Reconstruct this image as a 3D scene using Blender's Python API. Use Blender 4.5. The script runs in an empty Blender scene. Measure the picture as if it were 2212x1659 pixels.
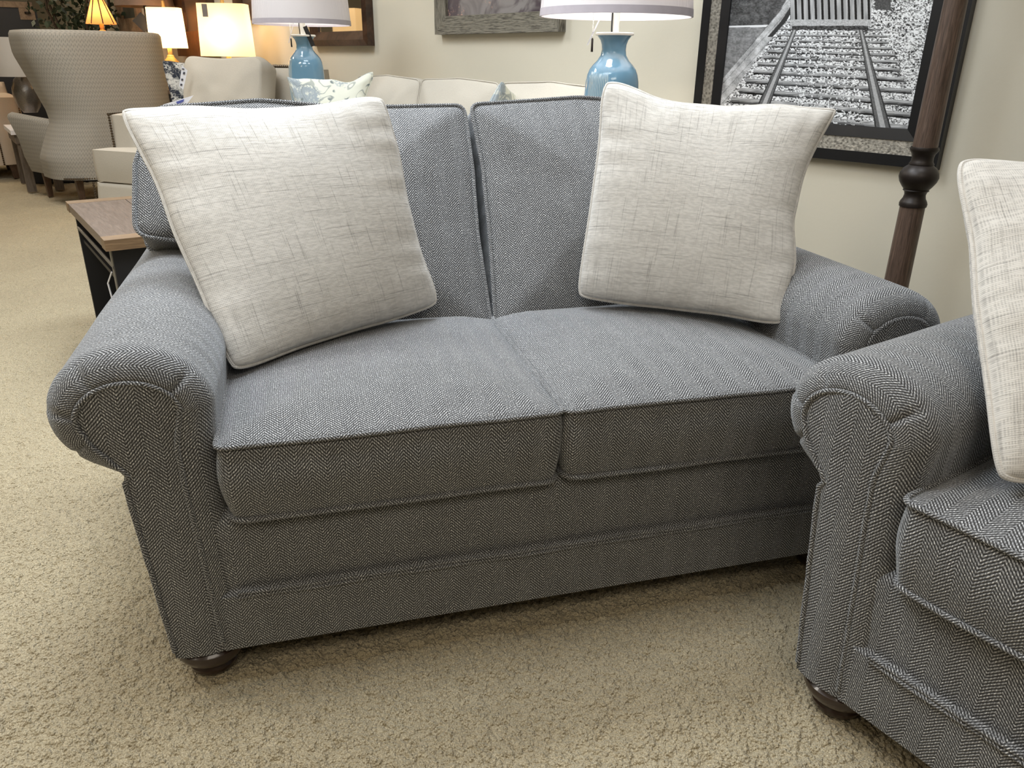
import bpy, bmesh, math, random
import numpy as np
from mathutils import Vector, Matrix
random.seed(7); rng = np.random.RandomState(11)
SC = bpy.context.scene
COL = SC.collection
R = math.radians

# ------------------------------------------------------------------ camera
F_PX, PITCH, ROLL, YAW = 1662.0, R(22.81), R(0.718), R(15.51)
CAM = np.array([-.439, -1.23, 1.097])
_c, _s = math.cos(PITCH), math.sin(PITCH)
_m = np.array([[1, 0, 0], [0, -_s, -_c], [0, _c, -_s]])
_cr, _sr = math.cos(ROLL), math.sin(ROLL)
_m = np.array([[_cr, -_sr, 0], [_sr, _cr, 0], [0, 0, 1]]) @ _m
_cy, _sy = math.cos(YAW), math.sin(YAW)
MM = _m @ np.array([[_cy, -_sy, 0], [_sy, _cy, 0], [0, 0, 1]])   # world -> camera (x right, y down, z forward)

cam = bpy.data.cameras.new('camera')
cam.sensor_fit = 'HORIZONTAL'; cam.sensor_width = 36.0
cam.lens = F_PX / 2212 * 36.0
cam.clip_start = .05; cam.clip_end = 60
co = bpy.data.objects.new('camera', cam); COL.objects.link(co)
rot = Matrix(((MM[0][0], -MM[1][0], -MM[2][0]), (MM[0][1], -MM[1][1], -MM[2][1]), (MM[0][2], -MM[1][2], -MM[2][2])))
co.matrix_world = Matrix.Translation(Vector(CAM)) @ rot.to_4x4()
SC.camera = co
FWD = MM[2]

def ray(px, py):
    return MM.T @ np.array([(px - 1106) / F_PX, (py - 829.5) / F_PX, 1.0])
def at_r(px, py, r):
    """a point of the room seen in that direction at horizontal distance r"""
    d = ray(px, py); return CAM + d * (r / math.hypot(d[0], d[1]))
def at_z(px, py, z):
    d = ray(px, py); return CAM + d * ((z - CAM[2]) / d[2])
def mpp(P):
    return float((np.array(P) - CAM) @ FWD) / F_PX

# the long wall on the right
WQ = np.array([1.565, .867, 0]); WH = R(-25.5)
WD = np.array([math.sin(WH), math.cos(WH), 0]); WN = np.array([-WD[1], WD[0], 0])
def wall(t, z, off=0.0): return WQ + WD * t + WN * off + np.array([0, 0, z])
def wall_hit(px, py, off=0.0):
    d = ray(px, py); k = ((WQ + WN * off - CAM) @ WN) / (d @ WN); P = CAM + d * k
    return float((P - WQ) @ WD), float(P[2])
WROT = math.atan2(WD[1], WD[0])          # local x along the wall

# ------------------------------------------------------------------ materials
def new_mat(name):
    m = bpy.data.materials.new(name); m.use_nodes = True
    nt = m.node_tree; b = nt.nodes['Principled BSDF']
    return m, nt, b
class NT:
    def __init__(s, nt): s.nt = nt
    def n(s, t, **k):
        nd = s.nt.nodes.new(t)
        for a, v in k.items(): setattr(nd, a, v)
        return nd
    def l(s, a, b): s.nt.links.new(a, b)
    def val(s, sock, v):
        if hasattr(v, 'links') or hasattr(v, 'is_linked'): s.nt.links.new(v, sock)
        else: sock.default_value = v
    def math(s, op, a, b=None, c=None, clamp=False):
        nd = s.n('ShaderNodeMath', operation=op); nd.use_clamp = clamp
        s.val(nd.inputs[0], a)
        if b is not None: s.val(nd.inputs[1], b)
        if c is not None: s.val(nd.inputs[2], c)
        return nd.outputs[0]
    def mix(s, f, a, b):
        nd = s.n('ShaderNodeMix', data_type='RGBA')
        s.val(nd.inputs[0], f)
        s.val(nd.inputs[6], a if hasattr(a, 'is_linked') else (*a, 1)); s.val(nd.inputs[7], b if hasattr(b, 'is_linked') else (*b, 1))
        return nd.outputs[2]
    def noise(s, vec, scale, detail=2, rough=.5, dist=0):
        nd = s.n('ShaderNodeTexNoise'); nd.inputs['Scale'].default_value = scale
        nd.inputs['Detail'].default_value = detail; nd.inputs['Roughness'].default_value = rough
        nd.inputs['Distortion'].default_value = dist
        if vec is not None: s.l(vec, nd.inputs['Vector'])
        return nd.outputs[0]
    def ramp(s, f, a, b, lo=0., hi=1.):
        nd = s.n('ShaderNodeMapRange'); nd.interpolation_type = 'SMOOTHSTEP'
        s.val(nd.inputs[0], f); nd.inputs[1].default_value = a; nd.inputs[2].default_value = b
        nd.inputs[3].default_value = lo; nd.inputs[4].default_value = hi
        return nd.outputs[0]
    def bump(s, h, strength, dist, b):
        nd = s.n('ShaderNodeBump'); nd.inputs['Strength'].default_value = strength; nd.inputs['Distance'].default_value = dist
        s.l(h, nd.inputs['Height']); s.l(nd.outputs[0], b.inputs['Normal'])
    def scale(s, vec, sx, sy, sz=1):
        nd = s.n('ShaderNodeMapping'); nd.inputs['Scale'].default_value = (sx, sy, sz); s.l(vec, nd.inputs[0]); return nd.outputs[0]

def plain(name, col, rough=.5, metal=0., noise_amt=.12, scale=30, bump=0., sheen=0., coat=0., emis=None, estr=0, spec=None):
    m, nt, b = new_mat(name); t = NT(nt)
    tc = t.n('ShaderNodeTexCoord').outputs['Object']
    nz = t.noise(tc, scale, 3)
    c = t.mix(nz, tuple(x * (1 - noise_amt) for x in col), tuple(min(1, x * (1 + noise_amt)) for x in col))
    t.l(c, b.inputs['Base Color'])
    b.inputs['Roughness'].default_value = rough; b.inputs['Metallic'].default_value = metal
    b.inputs['Sheen Weight'].default_value = sheen; b.inputs['Coat Weight'].default_value = coat
    if spec is not None: b.inputs['Specular IOR Level'].default_value = spec
    if bump: t.bump(nz, bump, .004, b)
    if emis:
        b.inputs['Emission Color'].default_value = (*emis, 1); b.inputs['Emission Strength'].default_value = estr
    return m

def herringbone():
    m, nt, b = new_mat('herringbone_tweed'); t = NT(nt)
    uv = t.n('ShaderNodeUVMap').outputs[0]
    # thread wander
    w = t.noise(uv, 60, 1); w2 = t.noise(uv, 9, 2)
    sp = t.n('ShaderNodeSeparateXYZ'); t.l(uv, sp.inputs[0]); u, v = sp.outputs[0], sp.outputs[1]
    u = t.math('ADD', u, t.math('MULTIPLY', t.math('SUBTRACT', w2, .5), .006))
    v = t.math('ADD', v, t.math('MULTIPLY', t.math('SUBTRACT', w, .5), .003))
    COLW, PITCHV, SLOPE = .0265, .0064, 1.1
    pp = t.math('PINGPONG', u, COLW)
    s = t.math('DIVIDE', t.math('ADD', v, t.math('MULTIPLY', pp, SLOPE)), PITCHV)
    stripe = t.math('SINE', t.math('MULTIPLY', s, 2 * math.pi))
    stripe = t.math('ADD', t.math('MULTIPLY', stripe, .5), .5)
    dots = t.math('SINE', t.math('MULTIPLY', t.math('DIVIDE', t.math('ADD', u, t.math('MULTIPLY', t.noise(t.scale(uv, 140, 140), 1, 0), .004)), .0039), 2 * math.pi))
    dots = t.math('ADD', t.math('MULTIPLY', dots, .5), .5)
    fine = t.noise(t.scale(uv, 330, 330), 1, 1)
    big = t.noise(uv, 14, 2)
    h = t.math('MULTIPLY', stripe, t.math('ADD', t.math('MULTIPLY', dots, .55), .45))
    h2 = t.math('ADD', h, t.math('MULTIPLY', t.math('SUBTRACT', fine, .5), .75))
    h2 = t.math('ADD', h2, t.math('MULTIPLY', t.math('SUBTRACT', big, .5), .18))
    f = t.ramp(h2, .0, .95)
    c = t.mix(f, (.037, .036, .036), (.40, .405, .415))
    speck = t.ramp(t.noise(t.scale(uv, 260, 260), 1.1, 0), .52, .66)
    c = t.mix(t.math('MULTIPLY', speck, t.math('MULTIPLY', t.ramp(h, .45, .85), .85)), c, (.88, .88, .87))
    t.l(c, b.inputs['Base Color'])
    b.inputs['Roughness'].default_value = .88
    b.inputs['Specular IOR Level'].default_value = .25
    b.inputs['Sheen Weight'].default_value = .35; b.inputs['Sheen Roughness'].default_value = .40
    b.inputs['Sheen Tint'].default_value = (.9, .95, 1, 1)
    t.bump(h2, .55, .0016, b)
    return m

def linen(name, base, line, amt=1.0):
    m, nt, b = new_mat(name); t = NT(nt)
    uv = t.n('ShaderNodeUVMap').outputs[0]
    sp = t.n('ShaderNodeSeparateXYZ'); t.l(uv, sp.inputs[0]); u, v = sp.outputs[0], sp.outputs[1]
    # slubby long threads across and down
    a = t.ramp(t.noise(t.scale(uv, 5, 300), 1, 1), .58, .74)
    a2 = t.ramp(t.noise(t.scale(uv, 260, 8), 1, 1), .57, .76)
    a3 = t.ramp(t.noise(t.scale(uv, 4, 60), 1, 2), .45, .65)
    # short ribs
    ribs = t.math('ADD', t.math('MULTIPLY', t.math('SINE', t.math('MULTIPLY', t.math('DIVIDE', u, .0034), 2 * math.pi)), .5), .5)
    rmod = t.ramp(t.noise(t.scale(uv, 60, 190), 1, 1), .35, .62)
    rib = t.math('MULTIPLY', ribs, rmod)
    wv = t.math('ADD', t.math('MULTIPLY', t.math('SINE', t.math('MULTIPLY', t.math('DIVIDE', v, .0032), 2 * math.pi)), .5), .5)
    f = t.math('ADD', t.math('MULTIPLY', a, .50 * amt), t.math('MULTIPLY', rib, .50 * amt))
    f = t.math('ADD', f, t.math('MULTIPLY', a2, .42 * amt))
    f = t.math('ADD', f, t.math('MULTIPLY', a3, .10 * amt)); 
    f = t.math('MULTIPLY', f, .9, clamp=True)
    c = t.mix(f, base, line)
    t.l(c, b.inputs['Base Color']); b.inputs['Roughness'].default_value = .9
    b.inputs['Specular IOR Level'].default_value = .2
    b.inputs['Sheen Weight'].default_value = .15
    hh = t.math('SUBTRACT', t.math('ADD', t.math('MULTIPLY', wv, .3), .5), t.math('MULTIPLY', f, .7))
    t.bump(hh, .35, .0012, b)
    return m

def wood(name, dark, light, scale=(3, 40, 3), rough=.45, bump=.15):
    m, nt, b = new_mat(name); t = NT(nt)
    tc = t.n('ShaderNodeTexCoord').outputs['Object']
    v = t.scale(tc, *scale)
    n1 = t.noise(v, 1.6, 5, .6, 1.2); n2 = t.noise(v, 9, 3)
    f = t.math('ADD', t.math('MULTIPLY', n1, .75), t.math('MULTIPLY', n2, .3))
    c = t.mix(t.ramp(f, .35, .72), dark, light)
    t.l(c, b.inputs['Base Color']); b.inputs['Roughness'].default_value = rough
    t.bump(f, bump, .003, b)
    return m

def floral(name, ground, c1, c2, scale=9):
    m, nt, b = new_mat(name); t = NT(nt)
    uv = t.n('ShaderNodeUVMap').outputs[0]
    vz = t.n('ShaderNodeTexVoronoi'); vz.inputs['Scale'].default_value = scale; t.l(uv, vz.inputs['Vector'])
    dst = vz.outputs['Distance']; colr = vz.outputs['Color']
    wob = t.noise(uv, scale * 5, 3, .6)
    petals = t.ramp(t.math('ADD', dst, t.math('MULTIPLY', t.math('SUBTRACT', wob, .5), .8)), .58, .50)
    st = t.math('ABSOLUTE', t.math('SUBTRACT', t.noise(uv, scale * 1.1, 1, .4, 1.5), .5))
    stem = t.ramp(st, .022, .010)
    v2 = t.n('ShaderNodeTexVoronoi'); v2.inputs['Scale'].default_value = scale * 3.3; t.l(uv, v2.inputs['Vector'])
    leaf = t.math('MULTIPLY', t.ramp(v2.outputs['Distance'], .36, .28), t.ramp(t.noise(uv, scale * 1.4, 1), .50, .56))
    c = t.mix(t.math('MULTIPLY', petals, t.ramp(wob, .30, .50)), ground, c1)
    c = t.mix(leaf, c, c2); c = t.mix(t.math('MULTIPLY', stem, .6), c, c2)
    t.l(c, b.inputs['Base Color']); b.inputs['Roughness'].default_value = .9
    return m

def shade_mat(name, col, trans=.5, emis=0, ecol=(1, .8, .5), wrap=False):
    m, nt, b = new_mat(name); t = NT(nt)
    b.inputs['Base Color'].default_value = (*col, 1); b.inputs['Roughness'].default_value = .7
    if emis:
        b.inputs['Emission Color'].default_value = (*ecol, 1); b.inputs['Emission Strength'].default_value = emis
    tr = t.n('ShaderNodeBsdfTranslucent'); tr.inputs[0].default_value = (*col, 1)
    mx = t.n('ShaderNodeMixShader'); mx.inputs[0].default_value = trans
    t.l(b.outputs[0], mx.inputs[1]); t.l(tr.outputs[0], mx.inputs[2])
    t.l(mx.outputs[0], nt.nodes['Material Output'].inputs[0])
    tc = t.n('ShaderNodeTexCoord').outputs['Object']
    if wrap:                      # crinkled clear plastic over the cloth
        b.inputs['Coat Weight'].default_value = .7; b.inputs['Coat Roughness'].default_value = .12
        nz = t.noise(t.scale(tc, 16, 16, 3), 1.6, 3, .6, 2.5)
        nd = t.n('ShaderNodeBump'); nd.inputs['Strength'].default_value = .9; nd.inputs['Distance'].default_value = .01
        t.l(nz, nd.inputs['Height']); t.l(nd.outputs[0], b.inputs['Coat Normal'])
    return m

M = {}
M['tweed'] = herringbone()
M['linen'] = linen('cream_linen', (.68, .65, .60), (.30, .285, .265))
M['lamp_blue'] = None
M['foot'] = plain('dark_walnut_foot', (.030, .014, .009), .28, coat=.4, noise_amt=.3)
M['cream'] = plain('cream_cloth', (.62, .57, .49), .9, scale=160, noise_amt=.06, bump=.2)
M['cream2'] = plain('ivory_cloth', (.49, .45, .38), .9, scale=160, noise_amt=.06, bump=.2)
M['beige'] = plain('beige_cloth', (.58, .48, .38), .9, scale=160, noise_amt=.06, bump=.2)
M['nail'] = plain('bronze_nailheads', (.10, .075, .05), .35, .9)
M['walnut'] = wood('walnut_post', (.050, .032, .023), (.150, .098, .072), (110, 110, 5), .42, .2)
M['bronze'] = plain('bronze_metal', (.020, .014, .011), .42, .3)
M['oak'] = wood('oak_edge', (.15, .092, .048), (.27, .175, .095), (4, 60, 60), .4, .1)
M['oak2'] = wood('brown_table_top', (.115, .082, .062), (.20, .150, .118), (60, 4, 60), .35, .08)
M['black'] = plain('black_frame', (.007, .007, .008), .35)
M['blackwood'] = plain('black_painted', (.010, .010, .012), .55)
M['grey_metal'] = plain('grey_metal', (.30, .29, .27), .4, .6)
M['white'] = plain('white_enamel', (.85, .83, .76), .35)
M['card'] = plain('white_card', (.80, .80, .84), .6)
M['ink'] = plain('ink', (.05, .05, .07), .6)
M['blueink'] = plain('blue_ink', (.08, .10, .35), .6)
M['tag_grey'] = plain('grey_tag', (.20, .17, .15), .6)
M['tag_black'] = plain('black_tag', (.015, .014, .013), .5)
M['gold'] = plain('gold_lamp_base', (.70, .45, .16), .35, .6)
M['pewter'] = plain('pewter_glaze', (.22, .20, .18), .28, .75, noise_amt=.3, scale=120, bump=.3)
M['greywood'] = wood('grey_brown_wood', (.090, .068, .050), (.19, .155, .12), (30, 30, 3), .5)
M['legwood'] = wood('brown_leg_wood', (.050, .026, .014), (.11, .062, .036), (40, 40, 4), .45)
M['leaf'] = plain('dark_leaf', (.035, .055, .030), .4, noise_amt=.5, scale=8)
M['stem'] = plain('brown_stem', (.06, .04, .025), .7)
M['brownframe'] = wood('brown_frame_wood', (.030, .014, .008), (.095, .048, .026), (6, 6, 6), .3, .05)
M['tanframe'] = wood('tan_frame_wood', (.20, .13, .08), (.36, .26, .17), (8, 8, 8), .45, .05)
M['leather'] = plain('near_black_leather', (.012, .010, .010), .4)
M['bulb'] = plain('lit_bulb', (1, .9, .7), .5, emis=(1, .72, .38), estr=30)
M['bulbw'] = plain('dim_bulb', (1, .95, .85), .5, emis=(1, .93, .80), estr=8)
M['cord'] = plain('black_cord', (.01, .01, .01), .5)
M['floral_light'] = floral('grey_floral', (.66, .66, .56), (.29, .33, .35), (.17, .20, .20), 6)
M['floral_dark'] = floral('navy_floral', (.018, .022, .035), (.55, .54, .50), (.30, .30, .28), 13)
M['shade_white'] = shade_mat('white_wrapped_shade', (.80, .77, .78), .25, 0.0, wrap=True)
M['shade_trim'] = plain('lilac_grey_trim', (.42, .38, .41), .6)
M['shade_lit'] = shade_mat('lit_cream_shade', (.95, .82, .60), .6, .55, (1, .68, .32))
M['shade_orange'] = shade_mat('lit_orange_shade', (.85, .42, .18), .5, .45, (1, .36, .09))
M['shade_silver'] = shade_mat('silver_silk_shade', (.62, .60, .57), .2, 0, wrap=True)
M['shade_brown'] = plain('brown_shade', (.20, .13, .09), .6)

def blue_glaze():
    m, nt, b = new_mat('blue_ribbed_glaze'); t = NT(nt)
    tc = t.n('ShaderNodeTexCoord').outputs['Object']
    sp = t.n('ShaderNodeSeparateXYZ'); t.l(tc, sp.inputs[0])
    ang = t.math('ARCTAN2', sp.outputs[1], sp.outputs[0])
    rib = t.math('ADD', t.math('MULTIPLY', t.math('SINE', t.math('MULTIPLY', ang, 90)), .5), .5)
    # the ribs cover one broad panel of the body only
    msk = t.math('MULTIPLY', t.ramp(ang, -1.85, -1.80, 1, 0), t.ramp(sp.outputs[2], .27, .30, 1, 0))
    msk = t.math('MULTIPLY', msk, t.ramp(ang, -2.75, -2.70, 0, 1))
    f = t.math('MULTIPLY', rib, msk)
    c = t.mix(f, (.165, .325, .46), (.46, .56, .58))
    t.l(c, b.inputs['Base Color']); b.inputs['Roughness'].default_value = .08
    b.inputs['Coat Weight'].default_value = .5; b.inputs['Coat Roughness'].default_value = .03
    t.bump(f, .6, .002, b)
    return m
M['lamp_blue'] = blue_glaze()

def carpet_mat():
    m, nt, b = new_mat('beige_cut_pile_carpet'); t = NT(nt)
    tc = t.n('ShaderNodeTexCoord').outputs['Object']
    n1 = t.noise(tc, 2.2, 3, .6); n2 = t.noise(tc, 420, 2, .6); n3 = t.noise(tc, 30, 2)
    c = t.mix(t.ramp(n2, .25, .75), (.33, .27, .17), (.69, .60, .42))
    c = t.mix(t.math('MULTIPLY', t.ramp(n1, .35, .7), .35), c, (.40, .33, .22))
    t.l(c, b.inputs['Base Color']); b.inputs['Roughness'].default_value = .95
    b.inputs['Specular IOR Level'].default_value = .1
    b.inputs['Sheen Weight'].default_value = .1
    n4 = t.noise(tc, 230, 3, .6)
    vo = t.n('ShaderNodeTexVoronoi'); vo.inputs['Scale'].default_value = 210; t.l(tc, vo.inputs['Vector'])
    t.bump(t.math('SUBTRACT', t.math('ADD', n4, t.math('MULTIPLY', n3, .5)), t.math('MULTIPLY', vo.outputs['Distance'], .9)), .9, .006, b)
    return m
M['carpet'] = carpet_mat()
def wall_mat(name, col):
    m, nt, b = new_mat(name); t = NT(nt)
    tc = t.n('ShaderNodeTexCoord').outputs['Object']
    nz = t.noise(tc, 55, 4, .6); n2 = t.noise(tc, 3, 2)
    c = t.mix(n2, tuple(x * .97 for x in col), col)
    t.l(c, b.inputs['Base Color']); b.inputs['Roughness'].default_value = .55
    t.bump(nz, .12, .004, b)
    return m
M['wall'] = wall_mat('cream_wall_paint', (.665, .62, .505))
M['ceil'] = wall_mat('ceiling_paint', (.80, .79, .76))

def chair_print():
    m, nt, b = new_mat('grey_scale_print'); t = NT(nt)
    uv = t.n('ShaderNodeUVMap').outputs[0]
    sp = t.n('ShaderNodeSeparateXYZ'); t.l(uv, sp.inputs[0]); u, v = sp.outputs[0], sp.outputs[1]
    A = .026
    pu = t.math('PINGPONG', u, A / 2)
    row = t.math('DIVIDE', t.math('ADD', v, t.math('MULTIPLY', t.math('SINE', t.math('MULTIPLY', u, 2 * math.pi / A)), .008)), .032)
    s = t.math('ADD', t.math('MULTIPLY', t.math('SINE', t.math('MULTIPLY', row, 2 * math.pi)), .5), .5)
    s2 = t.math('ADD', t.math('MULTIPLY', t.math('SINE', t.math('MULTIPLY', u, 4 * math.pi / A)), .5), .5)
    nz = t.noise(uv, 90, 2)
    f = t.ramp(t.math('ADD', t.math('MULTIPLY', s, s2), t.math('MULTIPLY', t.math('SUBTRACT', nz, .5), .8)), .15, .75)
    c = t.mix(f, (.34, .32, .28), (.22, .212, .19))
    t.l(c, b.inputs['Base Color']); b.inputs['Roughness'].default_value = .9
    return m
M['print'] = chair_print()
def vcol_mat(name, rough=.25):
    m, nt, b = new_mat(name); t = NT(nt)
    a = t.n('ShaderNodeVertexColor'); a.layer_name = 'Col'
    t.l(a.outputs[0], b.inputs['Base Color']); b.inputs['Roughness'].default_value = rough
    return m
M['print_photo'] = vcol_mat('printed_photograph')
def galv():
    m, nt, b = new_mat('galvanised_band'); t = NT(nt)
    tc = t.n('ShaderNodeTexCoord').outputs['Object']
    v = t.n('ShaderNodeTexVoronoi'); v.inputs['Scale'].default_value = 90; t.l(tc, v.inputs['Vector'])
    nz = t.noise(tc, 130, 3)
    c = t.mix(t.ramp(t.math('ADD', t.math('MULTIPLY', v.outputs['Distance'], .6), t.math('MULTIPLY', nz, .7)), .3, .9), (.18, .17, .145), (.50, .47, .41))
    t.l(c, b.inputs['Base Color']); b.inputs['Metallic'].default_value = .6; b.inputs['Roughness'].default_value = .38
    t.bump(nz, .5, .003, b)
    return m
M['galv'] = galv()
def weathered():
    m, nt, b = new_mat('weathered_grey_wood'); t = NT(nt)
    uv = t.n('ShaderNodeUVMap').outputs[0]
    n = t.noise(t.scale(uv, 9, 170), 1, 4, .65); n2 = t.noise(t.scale(uv, 26, 330), 1, 2)
    f = t.math('ADD', t.math('MULTIPLY', n, .7), t.math('MULTIPLY', n2, .4))
    c = t.mix(t.ramp(f, .42, .62), (.060, .053, .040), (.225, .205, .16))
    t.l(c, b.inputs['Base Color']); b.inputs['Roughness'].default_value = .8
    t.bump(f, .9, .006, b)
    return m
M['weathered'] = weathered()
def mirror_mat():
    m, nt, b = new_mat('mirror_glass')
    b.inputs['Base Color'].default_value = (.85, .85, .85, 1); b.inputs['Metallic'].default_value = 1; b.inputs['Roughness'].default_value = .02
    return m
M['mirror'] = mirror_mat()
def abstract_art():
    m, nt, b = new_mat('dusky_abstract_print'); t = NT(nt)
    tc = t.n('ShaderNodeTexCoord').outputs['Object']
    n = t.noise(tc, 5, 3, .6, 1.2); n2 = t.noise(tc, 60, 3, .8)
    c = t.mix(t.ramp(n, .40, .60), (.26, .24, .23), (.085, .065, .075))
    c = t.mix(t.math('MULTIPLY', t.ramp(n2, .55, .66), t.ramp(t.noise(tc, 3.5, 1), .48, .56)), c, (.55, .34, .26))
    t.l(c, b.inputs['Base Color']); b.inputs['Roughness'].default_value = .3; b.inputs['Coat Weight'].default_value = .6
    b.inputs['Coat Roughness'].default_value = .05
    return m
M['abstract'] = abstract_art()

# ------------------------------------------------------------------ mesh helpers
class MB:
    def __init__(s): s.V = []; s.F = []; s.U = []; s.I = []; s.n = 0
    def grid(s, P, UV=None, mi=0, cu=False, cv=False):
        P = np.asarray(P, float); n, m = P.shape[:2]
        if UV is None:
            UV = np.zeros((n, m, 2))
            du = np.linalg.norm(np.diff(P, axis=0), axis=2).cumsum(0); dv = np.linalg.norm(np.diff(P, axis=1), axis=2).cumsum(1)
            UV[1:, :, 0] = du; UV[:, 1:, 1] = dv
        s.V.append(P.reshape(-1, 3)); s.U.append(np.asarray(UV, float).reshape(-1, 2))
        idx = np.arange(n * m).reshape(n, m) + s.n
        if cu: idx = np.vstack([idx, idx[:1]])
        if cv: idx = np.hstack([idx, idx[:, :1]])
        a, b_, c, d = idx[:-1, :-1], idx[:-1, 1:], idx[1:, 1:], idx[1:, :-1]
        f = np.stack([a, b_, c, d], -1).reshape(-1, 4)
        s.F.extend(map(tuple, f.tolist())); s.I.extend([mi] * len(f)); s.n += n * m
        return s
    def poly(s, pts, uv=None, mi=0):
        pts = np.asarray(pts, float); s.V.append(pts)
        s.U.append(np.asarray(uv, float) if uv is not None else pts[:, :2])
        s.F.append(tuple(range(s.n, s.n + len(pts)))); s.I.append(mi); s.n += len(pts); return s
    def fan(s, ring, centre, uvr=None, uvc=None, mi=0):
        ring = np.asarray(ring, float); n = len(ring)
        s.V.append(np.vstack([ring, centre])); 
        s.U.append(np.vstack([uvr, uvc]) if uvr is not None else np.vstack([ring[:, :2], np.asarray(centre)[:2]]))
        for i in range(n): s.F.append((s.n + i, s.n + (i + 1) % n, s.n + n)); s.I.append(mi)
        s.n += n + 1; return s
    def box(s, lo, hi, mi=0, rot=None, org=(0, 0, 0), taper=1.0):
        (x0, y0, z0), (x1, y1, z1) = lo, hi
        mx, my = (x0 + x1) / 2, (y0 + y1) / 2
        c = []
        for z, k in ((z0, taper), (z1, 1.0)):
            for x, y in ((x0, y0), (x1, y0), (x1, y1), (x0, y1)):
                c.append([mx + (x - mx) * k, my + (y - my) * k, z])
        c = np.array(c, float)
        if rot is not None: c = c @ np.array(rot).T
        c = c + np.array(org)
        fs = [(0, 1, 5, 4), (1, 2, 6, 5), (2, 3, 7, 6), (3, 0, 4, 7), (4, 5, 6, 7), (3, 2, 1, 0)]
        dx, dy, dz = x1 - x0, y1 - y0, z1 - z0
        dims = [(dx, dz), (dy, dz), (dx, dz), (dy, dz), (dx, dy), (dx, dy)]
        for f, (a, b_) in zip(fs, dims):
            s.poly(c[list(f)], [(0, 0), (a, 0), (a, b_), (0, b_)], mi)
        return s
    def tube(s, path, r, closed=False, k=8, mi=0):
        P = np.asarray(path, float); n = len(P)
        if closed: T = np.roll(P, -1, 0) - np.roll(P, 1, 0)
        else: T = np.gradient(P, axis=0)
        T /= np.linalg.norm(T, axis=1)[:, None] + 1e-12
        ref = np.array([0, 0, 1.]) if abs(T[0][2]) < .9 else np.array([1., 0, 0])
        N = np.zeros_like(P); cur = ref - T[0] * (ref @ T[0]); cur /= np.linalg.norm(cur)
        for i in range(n):
            cur = cur - T[i] * (cur @ T[i]); cur /= np.linalg.norm(cur) + 1e-12; N[i] = cur
        B = np.cross(T, N); rr = r if np.ndim(r) else np.full(n, r)
        a = np.linspace(0, 2 * np.pi, k + 1)
        G = P[:, None] + (N[:, None] * np.cos(a)[None, :, None] + B[:, None] * np.sin(a)[None, :, None]) * np.asarray(rr)[:, None, None]
        L = np.concatenate([[0], np.linalg.norm(np.diff(P, axis=0), axis=1).cumsum()])
        UV = np.stack(np.broadcast_arrays(L[:, None], (a * np.mean(rr))[None, :]), -1)
        if closed:
            G = np.concatenate([G, G[:1]]); UV = np.concatenate([UV, UV[-1:] + [[[.005, 0]]]])
        s.grid(G, UV, mi)
        if not closed:
            s.fan(G[0][:-1], P[0], UV[0][:-1], UV[0][0], mi); s.fan(G[-1][:-1], P[-1], UV[-1][:-1], UV[-1][0], mi)
        return s
    def lathe(s, prof, c=(0, 0, 0), k=40, mi=0, sq=0):
        prof = np.array(prof, float); a = np.linspace(0, 2 * np.pi, k + 1)
        G = np.zeros((len(prof), k + 1, 3))
        G[..., 0] = prof[:, :1] * np.cos(a); G[..., 1] = prof[:, :1] * np.sin(a); G[..., 2] = prof[:, 1:2]
        L = np.concatenate([[0], np.linalg.norm(np.diff(prof, axis=0), axis=1).cumsum()])
        UV = np.stack(np.broadcast_arrays((a * prof[:, 0].max())[None, :], L[:, None]), -1)
        return s.grid(G + np.array(c), UV, mi)
    def sphere(s, c, r, k=12, mi=0, sc=(1, 1, 1)):
        t = np.linspace(0, np.pi, k + 1); prof = np.stack([np.sin(t) * r, -np.cos(t) * r], 1)
        a = np.linspace(0, 2 * np.pi, 2 * k + 1)
        G = np.zeros((k + 1, 2 * k + 1, 3))
        G[..., 0] = prof[:, :1] * np.cos(a) * sc[0]; G[..., 1] = prof[:, :1] * np.sin(a) * sc[1]; G[..., 2] = prof[:, 1:2] * sc[2]
        return s.grid(G + np.array(c), None, mi)
    def build(s, name, mats, parent=None, smooth=True, angle=None, recalc=True):
        me = bpy.data.meshes.new(name)
        V = np.vstack(s.V); U = np.vstack(s.U)
        me.from_pydata(V.tolist(), [], s.F)
        ul = me.uv_layers.new(name='UVMap')
        li = np.zeros(len(me.loops), np.int32); me.loops.foreach_get('vertex_index', li)
        ul.data.foreach_set('uv', U[li].ravel())
        mats = mats if isinstance(mats, (list, tuple)) else [mats]
        for m in mats: me.materials.append(m)
        me.polygons.foreach_set('material_index', s.I)
        if smooth: me.polygons.foreach_set('use_smooth', [True] * len(me.polygons))
        me.validate(); me.update()
        if recalc:
            bm = bmesh.new(); bm.from_mesh(me)
            bmesh.ops.remove_doubles(bm, verts=bm.verts, dist=1e-6)
            bmesh.ops.recalc_face_normals(bm, faces=bm.faces); bm.to_mesh(me); bm.free()
        if smooth: 
            try: me.set_sharp_from_angle(angle=R(angle or 38))
            except Exception: pass
        o = bpy.data.objects.new(name, me); COL.objects.link(o)
        if parent: o.parent = parent
        return o

def tag(o, label=None, cat=None, group=None, kind=None):
    if label: o['label'] = label
    if cat: o['category'] = cat
    if group: o['group'] = group
    if kind: o['kind'] = kind
    return o
def empty(name, loc, rz=0, label=None, cat=None, group=None):
    o = bpy.data.objects.new(name, None); COL.objects.link(o)
    o.location = tuple(float(v) for v in loc); o.rotation_euler = (0, 0, rz); o.empty_display_size = .1
    return tag(o, label, cat, group)
def copy_tree(o, parent=None):
    c = o.copy(); COL.objects.link(c)
    if parent: c.parent = parent
    for ch in [x for x in bpy.data.objects if x.parent == o]: copy_tree(ch, c)
    return c

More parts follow.
